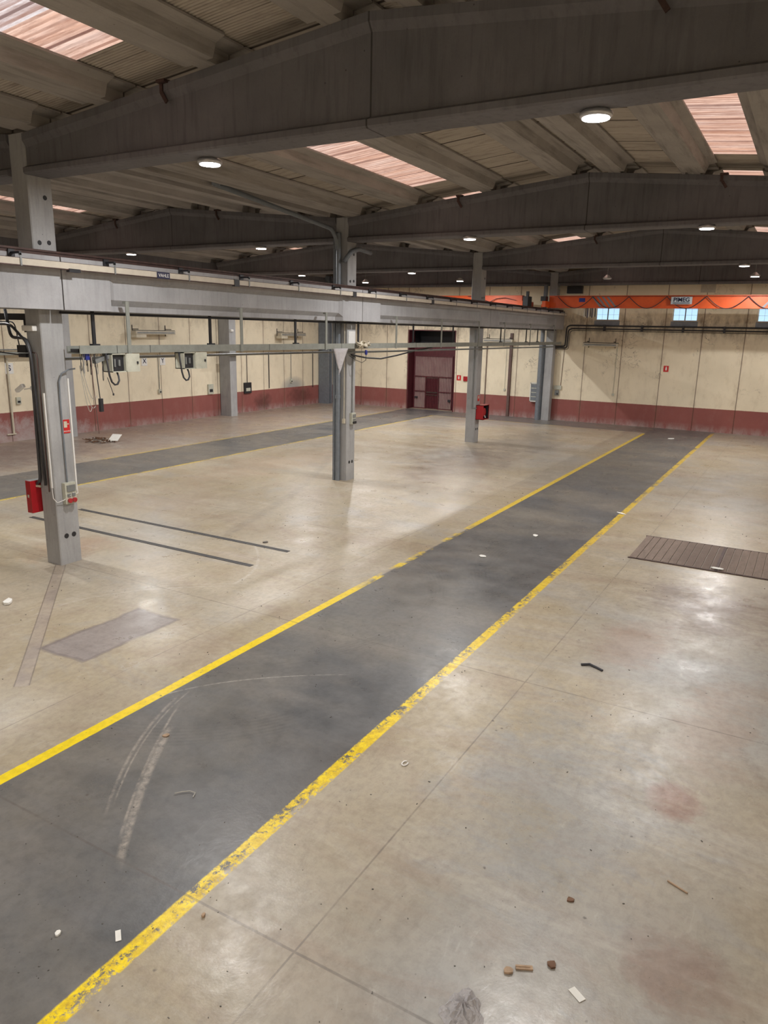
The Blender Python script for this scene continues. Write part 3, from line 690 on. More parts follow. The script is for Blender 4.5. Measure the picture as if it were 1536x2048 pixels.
# plastic sheet on column 2
pf = MB(); nn = 9; mm = 7
pts = [[(20.95 + (.9 * u) * (1 - .8 * v) + .35 * v, 14.03 - .03 * math.sin(u * 9) + .04 * v, 4.88 - .78 * v * (1 - .15 * math.cos(u * 6.3))) for u in [q / (nn - 1) for q in range(nn)]] for v in [q / (mm - 1) for q in range(mm)]]
pf.loft(pts, caps=False, closed=False)
o = pf.build('plastic_sheet', 'film', smooth=True); o.modifiers.new('t', 'SOLIDIFY').thickness = .006; tag(o, 'torn translucent plastic sheet hanging from the tray at the middle column', 'plastic sheet')
rg = MB(); pts = []
for v in range(7):
    pts.append([(22.35 + .75 * u / 8, 13.98 - .06 * math.sin(u * 2.1 + v) - .03 * v % .1, 4.9 + .06 * math.sin(u * 1.3 + v * 1.7) + .028 * v) for u in range(9)])
rg.loft(pts, caps=False, closed=False); o = rg.build('crumpled_rag', 'beige', smooth=True); o.modifiers.new('t', 'SOLIDIFY').thickness = .02
tag(o, 'crumpled beige rag draped over the tray in front of the middle column', 'rag')
tag(MB().lathe((23.05, 14.02, 4.64), [(.04, 0), (.05, .03), (.05, .14), (.03, .17)], 10).build('blue_plug', 'blue'), 'blue plug hanging under the tray at the middle column', 'plug')
tag(MB().tube([(23.05, 14.02, 4.64), (23.03, 14.02, 4.45), (22.9, 14.1, 4.36), (22.8, 14.3, 4.45), (22.75, 14.55, 4.6)], .012, 6).build('plug_cable', 'cable'), 'thin black cable looping from the blue plug to the middle column', 'cable')
tag(MB().tube([(22.9, 14.55, 4.62), (23.8, 14.45, 4.50), (24.8, 14.42, 4.45), (26.0, 14.4, 4.55), (27.6, 14.4, 4.72), (29.2, 14.4, 4.84)], .03, 8).build('sagging_cable', 'cable'), 'thick black cable sagging under the tray right of the middle column', 'cable')

# ------------------------------------------------------------------ fittings on the columns
def sock(x, y, z, w, h, lab, sm='redpl'):
    s_ = empty('socket_panel', (x + w / 2, y, z), lab, 'socket panel')
    MB().box((x, y - .12, z), (x + w, y, z + h)).build('casing', 'boxgrey', s_, bevel=.01)
    MB().box((x + .04, y - .14, z + h * .58), (x + w - .03, y - .12, z + h * .88)).build('breaker_window', 'steel', s_)
    for q in (.3, .72): MB().lathe((x + w * q, y - .12, z + h * .17), [(w * .17, 0), (w * .2, -.05), (w * .14, -.055)], 12, 'Y').build('round_socket', sm, s_)
    for q in (.3, .72): MB().box((x + w * (q - .14), y - .14, z + h * .34), (x + w * (q + .14), y - .12, z + h * .48)).build('flap_socket', 'steel', s_)
    return s_
sock(10.63, 14.61, 1.45, .29, .5, 'grey socket panel with two red sockets on the nearest column')
tag(MB().tube([(10.76, 14.57, 1.95), (10.755, 14.57, 3.9), (10.76, 14.56, 4.25), (10.82, 14.53, 4.42), (10.98, 14.5, 4.5), (11.12, 14.45, 4.52)], .018).build('conduit', 'pvc'), 'grey conduit rising from the socket panel on the nearest column', 'conduit')
tag(MB().box((10.995, 14.58, 1.7), (11.03, 14.61, 4.3)).tube([(11.02, 14.58, 1.75), (10.98, 14.52, 1.66), (10.9, 14.5, 1.66), (10.8, 14.48, 1.72)], .008, 6).build('white_trunking', 'white'), 'thin white cable trunking down the right edge of the nearest column', 'trunking')
tag(MB().box((10.415, 14.66, 1.85), (10.45, 14.70, 4.0)).tube([(10.43, 14.68, 1.85), (10.4, 14.62, 1.62), (10.45, 14.56, 1.52), (10.6, 14.52, 1.56), (10.75, 14.47, 1.66)], .008, 6).build('white_trunking', 'white'), 'white cable trunking down the left face of the nearest column, ending in a loose cable', 'trunking')
def fire_sign(x, y, z, w, h, lab, nrm='-Y', txt=None):
    s_ = empty('fire_sign', (x, y, z), lab, 'sign')
    if nrm == '-Y':
        MB().box((x, y - .012, z), (x + w, y - .002, z + h)).build('plate', 'signred', s_)
        MB().box((x + .18 * w, y - .016, z + h * .42), (x + .62 * w, y - .012, z + h * .88)).box((x + .68 * w, y - .016, z + h * .62), (x + .85 * w, y - .012, z + h * .72)).build('pictogram', 'beige', s_)
        if txt: text('letters', txt, h * .13, 'white', face_mtx((x + w / 2, y - .014, z + h * .14), '-Y'), s_, .001)
    else:
        MB().box((x - .012, y, z), (x - .002, y + w, z + h)).build('plate', 'signred', s_)
        MB().box((x - .018, y + .36 * w, z + h * .25), (x - .012, y + .62 * w, z + h * .72)).box((x - .018, y + .43 * w, z + h * .72), (x - .012, y + .55 * w, z + h * .86)).build('pictogram', 'white', s_)
fire_sign(10.78, 14.61, 3.07, .19, .31, 'red fire hose sign on the nearest concrete column', '-Y', 'MANGUERA')
fire_sign(XE, 7.58, 3.42, .30, .36, 'red fire extinguisher sign alone on the back wall', '-X')
fire_sign(XE, 21.22, 2.22, .32, .36, 'red fire extinguisher sign on the back wall right of the maroon gate', '-X')
tag(MB().box((XE - .1, 20.72, 2.2), (XE - .002, 21.0, 2.52)).lathe((XE - .1, 20.86, 2.34), [(.06, 0), (.05, -.02)], 12, 'X').build('fire_alarm', 'red'), 'small red alarm box on the back wall, partly behind the third column', 'alarm')
fire_sign(35.0, 14.61, 2.1, .22, .3, 'small faded red sign above the hose cabinet on the third column', '-Y')
# emergency light, camera, pipes at column 1
tag(MB().box((10.33, 14.72, 5.33), (10.45, 15.10, 5.45)).build('emergency_light', 'white', bevel=.02), 'white box emergency light on the left face of the nearest column', 'emergency light')
cc = empty('security_camera', (10.3, 15.2, 4.05), 'small white security camera on the left side of the nearest column', 'security camera')
MB().lathe((10.44, 15.03, 4.09), [(.06, 0), (.05, -.05), (.02, -.06)], 12, 'X').build('mount', 'white', cc)
MB().tube([(10.4, 15.05, 4.09), (10.33, 15.2, 4.06)], .014).build('arm', 'white', cc)
MB().obox((10.3, 15.3, 4.08), (.08, .26, .08), .1, 0, -.55).build('body', 'white', cc)
def smooth_path(p, r=3):
    out = []
    P = [Vector(q) for q in p]
    for k in range(len(P)):
        if k in (0, len(P) - 1): out.append(P[k]); continue
        a = P[k] + (P[k - 1] - P[k]).normalized() * min(.14, (P[k - 1] - P[k]).length * .4); b = P[k] + (P[k + 1] - P[k]).normalized() * min(.14, (P[k + 1] - P[k]).length * .4)
        for t in (0, .25, .5, .75, 1): out.append(a * (1 - t) ** 2 + P[k] * 2 * t * (1 - t) + b * t * t)
    return out
tag(MB().tube(smooth_path([(10.40, 15.72, 5.79), (10.40, 15.6, 5.18), (10.38, 15.05, 5.18), (10.38, 14.93, 4.9), (10.38, 15.0, 2.0), (10.38, 15.2, 1.86)]), .035).build('water_pipe', 'dpipe', smooth=True), 'black pipe bending down the left face of the nearest column to the fire cabinet', 'pipe')
tag(MB().tube(smooth_path([(10.30, 18.0, 5.47), (10.34, 15.5, 5.47), (10.34, 14.98, 5.1), (10.34, 14.87, 4.8), (10.40, 14.86, 1.9)]), .03).build('water_pipe', 'dpipe', smooth=True), 'black pipe coming from the left, joining the nearest column', 'pipe')
tag(MB().tube([(10.43, 14.79, 1.75), (10.43, 14.79, 4.75), (10.43, 14.82, 4.86), (10.43, 15.0, 4.88)], .014, 6).build('thin_pipe', 'brown'), 'thin brown pipe beside the black one on the nearest column', 'pipe')
tag(MB().box((10.50, 15.13, 5.56), (10.62, 20.0, 5.70)).box((10.5, 15.13, 5.3), (10.6, 15.25, 5.58)).build('steel_bar', 'black'), 'black steel bar reaching left from the nearest column under the runway', 'steel bar')
tag(MB().tube(smooth_path([(10.45, 18, 5.52), (10.45, 15.5, 5.52), (10.45, 15.38, 4.9)]), .014, 6).box((10.40, 15.13, 4.86), (10.6, 15.42, 5.02)).box((10.38, 15.1, 4.76), (10.6, 15.36, 4.84)).tube([(10.4, 15.2, 4.8), (10.2, 15.75, 4.86)], .015, 6).build('valve_box', 'black'), 'black valve box and thin pipe left of the nearest column', 'valve')
# hose cabinets
h1 = empty('hose_cabinet', (10.4, 15.2, 1.24), 'closed red fire hose cabinet on the back of the nearest column', 'fire hose cabinet', 'red fire hose cabinets')
MB().box((10.2, 15.13, 1.24), (10.86, 15.31, 1.99)).build('cabinet_box', 'red', h1, bevel=.008)
MB().box((10.22, 15.31, 1.26), (10.84, 15.325, 1.97)).build('door', 'red', h1)
MB().box((10.21, 15.14, 1.99), (10.85, 15.30, 1.995)).build('dusty_top', 'steel', h1)
MB().box((10.192, 15.2, 1.6), (10.2, 15.25, 1.67)).build('lock', 'boxgrey', h1)
MB().tube([(10.38, 15.02, 1.86), (10.36, 15.16, 1.86)], .028).build('inlet_pipe', 'beige', h1)
h2 = empty('hose_cabinet', (35.2, 14.3, 1.2), 'open red fire hose cabinet with hose reel on the third column', 'fire hose cabinet', 'red fire hose cabinets')
x0, x1_, y0, y1 = 34.86, 35.62, 14.2, 14.6; z0, z1 = 1.18, 1.92
MB().box((x0, y0, z0), (x0 + .02, y1, z1)).box((x1_ - .02, y0, z0), (x1_, y1, z1)).box((x0, y0, z0), (x1_, y1, z0 + .02)).box((x0, y0, z1 - .02), (x1_, y1, z1)).build('cabinet_box', 'red', h2)
MB().box((x0 + .02, y1 - .02, z0 + .02), (x1_ - .02, y1, z1 - .02)).box((x0 + .02, y0 + .02, z0 + .02), (x0 + .025, y1, z1 - .02)).box((x1_ - .025, y0 + .02, z0 + .02), (x1_ - .02, y1, z1 - .02)).build('lining', 'black', h2)
MB().lathe(((x0 + x1_) / 2, y0 + .1, (z0 + z1) / 2), [(.21, .16), (.22, .14), (.16, .12), (.16, .04), (.22, .02), (.21, 0), (.06, 0)], 24, 'Y').build('hose_reel', 'red', h2)
MB().tube([((x0 + x1_) / 2, y0 + .08, z0 + .2), ((x0 + x1_) / 2 + .05, y0 + .05, z0 + .08)], .03).build('nozzle', 'white', h2)
tag(MB().tube([(34.72, 14.78, 1.75), (34.72, 14.8, 5.6)], .03).tube([(34.72, 14.78, 1.76), (34.8, 14.55, 1.76)], .03).build('water_pipe', 'steel'), 'grey pipe rising on the left face of the third column', 'pipe')
# column 2 pipes
tag(MB().lathe((22.60, 14.93, 0), [(.085, 0), (.085, 8.75)], 16).lathe((22.60, 14.93, 3.05), [(.1, 0), (.1, .12)], 16).build('downpipe', 'pvc', smooth=False), 'round grey downpipe against the left face of the middle column, nearer the edge', 'downpipe')
tag(MB().box((22.55, 15.03, 0), (22.70, 15.12, 8.8)).build('downpipe', 'pvc'), 'square grey downpipe behind the round one on the middle column', 'downpipe')
tag(MB().tube([(22.67, 14.7, 2.3), (22.67, 14.7, 6.2)], .018, 6).box((22.63, 14.66, 2.15), (22.7, 14.76, 2.32)).build('conduit', 'beige'), 'thin beige conduit with a small switch on the left face of the middle column', 'conduit')
tag(MB().tube(smooth_path([(16.5, 15.0, 9.33), (22.25, 15.0, 8.86), (22.5, 14.96, 8.55), (22.56, 14.95, 8.2)]), .07, 12).lathe((16.55, 15.0, 9.3), [(.12, 0), (.12, .25)], 14).build('drain_pipe', 'pvc', smooth=True), 'grey drain pipe slanting from the roof gutter down to the middle column', 'drain pipe')
tag(MB().tube(smooth_path([(24.1, 14.52, 8.22), (23.3, 14.52, 8.28), (22.75, 14.52, 8.12), (22.6, 14.7, 7.8)]), .075, 12).build('drain_pipe', 'pvc', smooth=True), 'short grey drain branch wrapping the middle column above the runway', 'drain pipe')
s2 = sock(22.90, 14.61, 2.1, .26, .42, 'grey socket box at mid height on the middle column', 'black')
tag(MB().tube(smooth_path([(23.03, 14.57, 2.5), (23.03, 14.57, 4.45), (23.12, 14.57, 4.62), (23.22, 14.57, 4.5)]), .02).build('conduit', 'steel'), 'grey conduit rising from the socket box on the middle column', 'conduit')
tag(MB().box((22.78, 14.595, 4.95), (23.22, 14.609, 5.45)).build('notice_board', 'white'), 'pale blank board at the top front of the middle column below the runway', 'board')
# column 4 pipes and rack
tag(MB().lathe((46.93, 15.32, 0), [(.13, 0), (.13, 8.5)], 18).build('downpipe', 'pvc', smooth=False), 'thick blue grey downpipe beside the column at the back wall', 'downpipe')
tag(MB().box((47.3, 15.15, 0), (47.62, 15.62, 4.9)).build('pillar_casing', 'pvc'), 'blue grey casing behind the downpipe at the back wall column', 'casing')
rk = empty('switch_rack', (XE - .2, 15.7, 1.15), 'white framed switchboard with dark shelves beside the back wall column', 'switchboard')
MB().box((XE - .3, 15.55, 1.12), (XE - .26, 15.60, 2.36)).box((XE - .3, 16.02, 1.12), (XE - .26, 16.07, 2.36)).box((XE - .3, 15.55, 1.12), (XE - .26, 16.07, 1.17)).box((XE - .3, 15.55, 2.31), (XE - .26, 16.07, 2.36)).build('door_frame', 'white', rk)
MB().box((XE - .26, 15.55, 1.12), (XE - .002, 16.07, 2.36)).build('cabinet_box', 'boxgrey', rk)
for z in (1.2, 1.48, 1.76, 2.04): MB().box((XE - .275, 15.62, z), (XE - .262, 16.0, z + .22)).build('breaker_row', 'pvc', rk)
sb = empty('switch_box', (XE - .1, 14.2, 1.6), 'grey switch and socket boxes on the back wall right of the column', 'switch box')
MB().box((XE - .1, 14.05, 2.0), (XE - .002, 14.55, 2.25)).build('upper_box', 'boxgrey', sb)
MB().box((XE - .12, 14.2, 1.62), (XE - .002, 14.45, 1.95)).build('lower_box', 'steel', sb)
MB().lathe((XE - .12, 14.28, 1.72), [(.06, 0), (.05, -.04)], 12, 'X').build('socket', 'black', sb)

# ------------------------------------------------------------------ pipes and fittings on the back wall
for z, r_, lab in ((6.06, .045, 'uppermost'), (5.87, .04, 'middle'), (5.76, .018, 'lowest thin')):
    o_ = {6.06: 0, 5.87: .12, 5.76: .22}[z]
    p = smooth_path([(XE - .2, YR, z), (XE - .2, 13.75 + .0 - o_, z), (XE - .2, 13.95 - o_, z - .1), (XE - .2, 13.98 - o_, 4.75 - o_ * .8), (XE - .2, 15.6, 4.75 - o_ * .8)])
    tag(MB().tube(p, r_).build('wall_pipe', 'black', smooth=True), 'black pipe along the back wall under the windows, %s of three' % lab, 'pipe', 'pipes along the back wall')
for k, y in enumerate((11.6, 9.35, 7.0, 4.75, 2.4)):
    tag(MB().box((XE - .26, y - .05, 5.74), (XE - .002, y + .05, 6.12)).build('pipe_bracket', 'black'), 'black bracket holding the back wall pipes, %s from the runway end' % ORD[k], 'bracket', 'pipe brackets on the back wall')
def heater(axis, a0, a1, z, lab):
    h = empty('wall_heater', ((a0 + a1) / 2, YL - .3, z) if axis == 'x' else (XE - .3, (a0 + a1) / 2, z), lab, 'wall heater', 'long wall heaters')
    def bx(u0, u1, d0, d1, z0, z1):
        return ((u0, YL - d1, z0), (u1, YL - d0, z1)) if axis == 'x' else ((XE - d1, u0, z0), (XE - d0, u1, z1))
    MB().box(*bx(a0, a1, .25, .6, z, z + .2)).build('casing', 'beigew', h, bevel=.02)
    MB().box(*bx(a0 + .1, a1 - .1, .6, .62, z + .06, z + .13)).build('front_slot', 'steel', h)
    MB().box(*bx(a0 + .02, a1 - .02, .28, .56, z + .2, z + .23)).build('dusty_top', 'black', h)
    for u in (a0 + .25, a1 - .25): MB().box(*bx(u, u + .03, 0.002, .5, z + .26, z + .3)).box(*bx(u, u + .03, .0025, .04, z - .1, z + .5)).build('bracket', 'black', h)
    u = a0 + (a1 - a0) * .1
    MB().box(*bx(a0 - .0 if axis == 'x' else a1 - .35, a0 + .7 if axis == 'x' else a1, .2, .62, z - .16 if axis == 'x' else z - .03, z)).build('burner_box', 'beige', h)
heater('x', 28.6, 31.5, 5.02, 'long beige heater on the left wall, nearer the camera')
heater('x', 41.3, 44.2, 4.98, 'long beige heater on the left wall, farther away near the corner')
heater('y', 10.6, 12.75, 4.82, 'long beige heater on the back wall below the left window')
heater('y', 17.4, 19.5, 4.90, 'long beige heater on the back wall behind the third column')
tag(MB().box((XE - .16, 17.55, 0.0), (XE - .002, 17.72, 5.5)).build('vertical_duct', 'brown'), 'dark vertical trunking on the back wall right of the third column', 'trunking')
tag(MB().tube([(XE - .03, 19.35, 0.6), (XE - .03, 19.35, 4.9)], .02, 6).build('thin_conduit', 'brown'), 'thin brown conduit on the back wall just right of the third column', 'conduit')
tag(MB().box((XE - .06, 17.9, 1.7), (XE - .002, 18.02, 1.84)).tube([(XE - .02, 17.96, 1.84), (XE - .02, 17.96, 4.9)], .015, 6).build('wall_switch', 'boxgrey'), 'grey wall switch with thin conduit behind the third column', 'switch')
tag(MB().box((XE - .05, 10.66, 1.8), (XE - .002, 10.8, 1.95)).tube([(XE - .02, 10.73, 1.95), (XE - .02, 10.73, 4.8)], .015, 6).build('wall_switch', 'boxgrey'), 'small grey wall switch below the right end of the back wall heater', 'switch')
tag(MB().tube([(XE - .03, 14.12, 2.25), (XE - .03, 14.05, 4.6)], .015, 6).build('thin_conduit', 'brown'), 'thin brown conduit up from the switch boxes right of the back column', 'conduit')
tag(MB().box((XE - .03, 5.5, 8.02), (XE - .002, 6.3, 8.5)).build('blank_panel', 'beigew'), 'pale blank panel high on the back wall above the crane', 'panel')
tag(MB().box((XE - .3, 13.15, 8.0), (XE - .002, 14.1, 8.45)).build('wall_vent', 'black'), 'black box high on the back wall left end above the crane', 'vent')

# left wall fittings
def signletter(x, z, s, lab):
    e = empty('letter_sign', (x, YL, z), lab, 'sign')
    MB().box((x - .2, YL - .02, z - .25), (x + .2, YL - .002, z + .25)).build('plate', 'white', e)
    text('letter', s, .36, 'navy', face_mtx((x, YL - .024, z), '-Y'), e, .002, .004)
signletter(21.45, 3.42, 'S', 'white sign with the letter S on the left wall')
signletter(29.6, 3.55, 'X', 'white sign with the letter X on the left wall')
signletter(30.95, 3.55, 'Y', 'white sign with the letter Y on the left wall')
def wsock(x, z, w, h, mat, up, lab):
    e = empty('wall_socket', (x, YL, z), lab, 'socket')
    MB().box((x, YL - .1, z), (x + w, YL - .002, z + h)).build('casing', mat, e)
    MB().box((x + w * .2, YL - .12, z + h * .2), (x + w * .8, YL - .1, z + h * .5)).build('socket_face', 'black' if mat != 'black' else 'boxgrey', e)
    if up: MB().tube([(x + w / 2, YL - .04, z + h), (x + w / 2, YL - .04, up)], .02, 6).build('conduit', 'steel' if mat != 'black' else 'black', e)
wsock(21.62, 1.75, .22, .32, 'boxgrey', None, 'grey socket on the left wall beside a conduit, left of the nearest column')
wsock(30.5, 1.72, .2, .22, 'boxgrey', 3.9, 'small grey socket on the left wall below the X and Y signs')
wsock(34.55, 1.42, .45, .6, 'boxgrey', None, 'pale grey box on the left wall just left of the wall column')
wsock(37.95, 1.25, .7, .7, 'black', 3.9, 'black switch box on the left wall right of the wall column')
wsock(43.0, 1.72, .22, .25, 'boxgrey', 3.9, 'small grey socket on the left wall above the scorched patch')
for x, z, lab in ((40.6, 1.45, 'left of the scorched patch'), (45.8, 1.25, 'near the far corner')):
    tag(MB().tube([(x, YL - .04, z), (x, YL - .04, 3.9)], .03, 6).build('wall_conduit', 'black'), 'thin dark vertical conduit on the left wall, ' + lab, 'conduit')
tag(MB().tube([(21.35, YL - .04, .35), (21.35, YL - .04, 3.9)], .05, 8).tube([(21.0, YL - .05, .36), (21.45, YL - .05, .36)], .03, 6).build('wall_conduit', 'beige'), 'beige vertical conduit on the left wall left of the nearest column', 'conduit')
tag(MB().box((XN + .2, YL - .5, 4.07), (46.4, YL - .48, 4.19)).box((XN + .2, YL - .5, 4.05), (46.4, YL - .2, 4.07)).box((XN + .2, YL - .22, 4.07), (46.4, YL - .2, 4.15)).build('wall_tray', 'tray'), 'long grey cable tray fixed along the left wall', 'cable tray')
tag(MB().tube([(XN + .2, YL - .15, 4.28), (46.3, YL - .15, 4.28)], .03, 6).build('wall_pipe', 'steel'), 'thin grey pipe above the tray along the left wall', 'pipe')
tag(MB().tube([(35.72, 31.6, 5.3), (35.95, 31.6, 5.3)], .09, 8).build('emergency_light', 'white'), 'small white lamp near the top of the left wall column', 'emergency light')
tag(MB().box((35.3, 31.1, 3.86), (36.6, 31.6, 3.94)).build('wall_shelf', 'steel'), 'narrow grey bracket shelf across the left wall column', 'shelf')

# ------------------------------------------------------------------ cranes
cr = empty('bridge_crane', (43.7, 6, 7.05), 'orange overhead bridge crane across the right hall before the back wall', 'crane')
cx0, cx1, cz0, cz1 = 43.5, 43.9, 7.02, 7.64
MB().box((cx0, YR + .7, cz0), (cx1, 13.95, cz1)).box((cx0 - .05, YR + .7, cz1), (cx1 + .05, 13.95, cz1 + .03)).box((cx0 - .05, YR + .7, cz0 - .03), (cx1 + .05, 13.95, cz0)).build('girder', 'orange', cr)
MB().box((42.8, 13.95, 7.02), (44.6, 14.15, 7.35)).lathe((43.1, 14.2, 7.09), [(.1, 0), (.1, .06)], 14, 'Y').lathe((44.3, 14.2, 7.09), [(.1, 0), (.1, .06)], 14, 'Y').build('end_carriage', 'orange', cr)
MB().box((42.95, 14.0, 7.36), (43.4, 14.3, 7.62)).build('drive_motor', 'black', cr)
y = 13.4; fest = []
while y > .5:
    p = [(cx0 - .1, y - 2.0 * t, 7.60 - .62 * math.sin(math.pi * t)) for t in [q / 14 for q in range(15)]]
    MB().tube(p, .022, 6).build('festoon_loop', 'cable', cr); y -= 2.0
MB().tube([(cx0 - .1, 13.6, 7.62), (cx0 - .1, -1.6, 7.62)], .012, 6).build('festoon_track', 'rust', cr)
sg = MB().box((cx0 - .16, 6.10, 7.20), (cx0 - .13, 7.16, 7.58)).box((cx0 - .13, 6.2, 7.3), (cx0 - .001, 6.24, 7.34)).box((cx0 - .13, 7.0, 7.3), (cx0 - .001, 7.04, 7.34)).build('name_plate', 'plate', cr)
text('name_letters', 'PIMEG', .30, 'navy', face_mtx((cx0 - .164, 6.63, 7.42), '-X'), sg, .003, .008)
MB().box((cx0 - .166, 6.2, 7.24), (cx0 - .16, 7.06, 7.28)).build('underline', 'navy', sg)
def stripes(y, n, dr, mat):
    for k in range(n):
        yy = y - k * .28
        MB().loft([[(cx0 - .006, yy, cz0 + .02), (cx0 - .006, yy - .12, cz0 + .02), (cx0 - .006, yy - .12 + dr, cz1 - .02), (cx0 - .006, yy + dr, cz1 - .02)], [(cx0 - .001, yy, cz0 + .02), (cx0 - .001, yy - .12, cz0 + .02), (cx0 - .001, yy - .12 + dr, cz1 - .02), (cx0 - .001, yy + dr, cz1 - .02)]]).build('hazard_stripe', mat, cr)
stripes(11.0, 4, .5, 'stripe'); stripes(2.75, 4, -.5, 'stripe')
MB().box((cx0 - .01, 11.85, 7.32), (cx0 - .001, 12.2, 7.54)).build('capacity_plate', 'blue', cr)
lc = empty('bridge_crane', (44.6, 23, 7.05), 'orange overhead bridge crane in the left hall, seen behind the runway', 'crane')
MB().box((44.4, 15.95, 7.12), (44.8, 31.0, 7.72)).box((44.35, 15.95, 7.72), (44.85, 31.0, 7.75)).build('girder', 'orange', lc)
MB().box((43.6, 15.62, 7.02), (45.6, 15.95, 7.4)).build('end_carriage', 'orange', lc)
MB().box((43.6, 15.3, 6.98), (44.3, 15.6, 7.66)).box((43.8, 15.35, 7.66), (43.95, 15.5, 7.95)).build('drive_motor', 'black', lc)
MB().tube([(44.3, 19.5, 7.7), (44.3, 18.9, 7.66), (44.3, 18.0, 7.35), (44.3, 17.6, 7.55), (44.3, 17.0, 7.6), (44.3, 16.3, 7.45)], .02, 6).build('festoon_loop', 'cable', lc)
hb = empty('control_cables', (43.6, 11.5, 6.5), 'bundle of dark and pale cables hanging from the crane beside the left window', 'cables')
for k in range(8): MB().box((43.6, 11.22 + .09 * k, 6.52 - .03 * (k % 3)), (43.64, 11.27 + .09 * k, 6.985)).build('cable', ('cable', 'wire', 'navy')[k % 3], hb)

# ------------------------------------------------------------------ lamps
def lamp(x, y, z, lab, on=True, power=900):
    e = empty('bay_lamp', (x, y, z), lab, 'lamp', 'round high bay lamps')
    MB().lathe((x, y, z), [(.20, .0), (.225, .02), (.225, .06), (.17, .10), (.10, .16), (.08, .2), (.02, .21)], 24).build('housing', 'lampbody', e, smooth=True)
    MB().lathe((x, y, z), [(.185, -.012), (.185, .0)], 24).build('diffuser', 'glow' if on else 'white', e)
    MB().tube([(x, y, z + .2), (x, y, bt(y))], .012, 6).build('hanger_rod', 'steel', e)
    if on:
        L = bpy.data.lights.new('lamp_light', 'AREA'); L.shape = 'DISK'; L.size = .34; L.energy = power; L.color = (1, .985, .965)
        o = bpy.data.objects.new('lamp_light', L); COL.objects.link(o); o.parent = e; o.location = (0, 0, -.03)
LX = [-1.3, 10.97, 22.82, 34.9]
rown = ['behind the camera', 'behind the first beam', 'behind the second beam', 'behind the third beam']
coln = {3.05: 'right side of the right hall', 10.07: 'left side of the right hall', 18.55: 'left hall near the columns', 25.5: 'left hall farther left'}
PW = 395
for i, x in enumerate(LX):
    for y in (3.05, 10.07, 18.55, 25.5):
        if i == 3 and y == 10.07: continue
        if i == 0 and y > 15: continue
        lamp(x, y, 8.38 if i else 8.3, 'lit round lamp %s, %s' % (rown[i], coln[y]), True, PW)
for y, on in ((3.05, True), (10.07, False), (18.55, True), (25.0, True)):
    lamp(40.9, y, 8.38, ('lit' if on else 'unlit') + ' round lamp before the back wall, ' + coln.get(y, 'left hall farther left'), on, PW)

# ------------------------------------------------------------------ floor things
tc = empty('trench_cover', (19.9, 1.2, 0), 'rusty brown plank cover over a floor trench at the right edge', 'trench cover')
m = MB(); y = 3.42
while y > -1.6:
    m.box((18.72, y - .175, .002), (21.05, y, .022)); y -= .19
m.build('planks', 'plank', tc)
MB().box((18.66, -1.6, .002), (18.71, 3.45, .02)).box((21.06, -1.6, .002), (21.11, 3.45, .02)).build('edge_frame', 'rust', tc)
MB().box((18.7, 1.35, .022), (21.06, 1.42, .026)).build('joint_plate', 'rust', tc)
for x, y0, y1, lab in ((12.88, 10.93, 19.2, 'nearer the camera'), (14.28, 10.9, 18.85, 'farther from the camera')):
    o = MB().box((x - .07, y0, .001), (x - .02, y1, .008)).box((x + .02, y0, .001), (x + .07, y1, .008)).build('floor_rail', 'black')
    tag(o, 'pair of dark steel strips in the floor beside the nearest column, ' + lab, 'floor rail', 'floor rails')
    MB().box((x - .02, y0, .001), (x + .02, y1, .003)).build('slot', 'stone', o)

def flake(x, y, sx, sy, mat, name_, lab, cat, h=.012, n=7, grp=None):
    m = MB(); a0 = random.random() * 6.28; q = []
    for k in range(n):
        a = 6.283 * k / n; r_ = random.uniform(.65, 1.0); u, v = math.cos(a) * r_ * sx, math.sin(a) * r_ * sy
        q.append((x + u * math.cos(a0) - v * math.sin(a0), y + u * math.sin(a0) + v * math.cos(a0)))
    m.loft([[(p[0], p[1], .001 + random.uniform(0, h)) for p in q], [(p[0], p[1], .006 + h + random.uniform(0, h)) for p in q]])
    return tag(m.build(name_, mat), lab, cat, grp)
flake(5.23, 1.61, .055, .05, 'card', 'cardboard_scrap', 'torn light brown cardboard scrap above the plastic bag', 'scrap')
tag(MB().obox((5.33, 1.50, .012), (.15, .045, .014), -1.1).obox((5.33, 1.515, .022), (.13, .015, .006), -1.1).build('wood_block', 'card'), 'small brown strip of wood next to the cardboard scrap', 'wood piece')
flake(5.49, 1.3, .05, .045, 'wood', 'bark_chip', 'dark brown chip right of the wood strip', 'chip', .012)
flake(6.35, 1.38, .045, .035, 'wood', 'bark_chip', 'small dark brown chip farther up at the right', 'chip', .008)
tag(MB().obox((5.31, 1.02, .006), (.14, .07, .003), 1.0).build('paper_label', 'paper'), 'small printed white label on the floor right of the plastic bag', 'label')
tag(MB().obox((3.72, 4.86, .006), (.13, .05, .004), .9).build('paper_label', 'paper'), 'narrow white label inside the grey aisle near its right line', 'label')
flake(3.45, 5.35, .035, .03, 'paper', 'paper_scrap', 'tiny white scrap in the aisle left of the white label', 'scrap')
flake(6.42, 7.05, .06, .04, 'card', 'cardboard_scrap', 'small tan scrap at the top of the pale scratch in the aisle', 'scrap')
flake(3.1, 6.4, .04, .03, 'paper', 'paper_scrap', 'pale scrap near the bottom left corner of the photo', 'scrap')
flake(4.3, 4.35, .03, .02, 'card', 'cardboard_scrap', 'tiny tan chip just right of the worn yellow line', 'scrap')
tag(MB().tube([(5.53, 5.98, .02), (5.60, 5.93, .02), (5.66, 5.86, .02), (5.67, 5.78, .02), (5.6, 5.75, .012)], .006, 5).build('bent_wire', 'wire'), 'short bent wire lying in the middle of the grey aisle', 'wire')
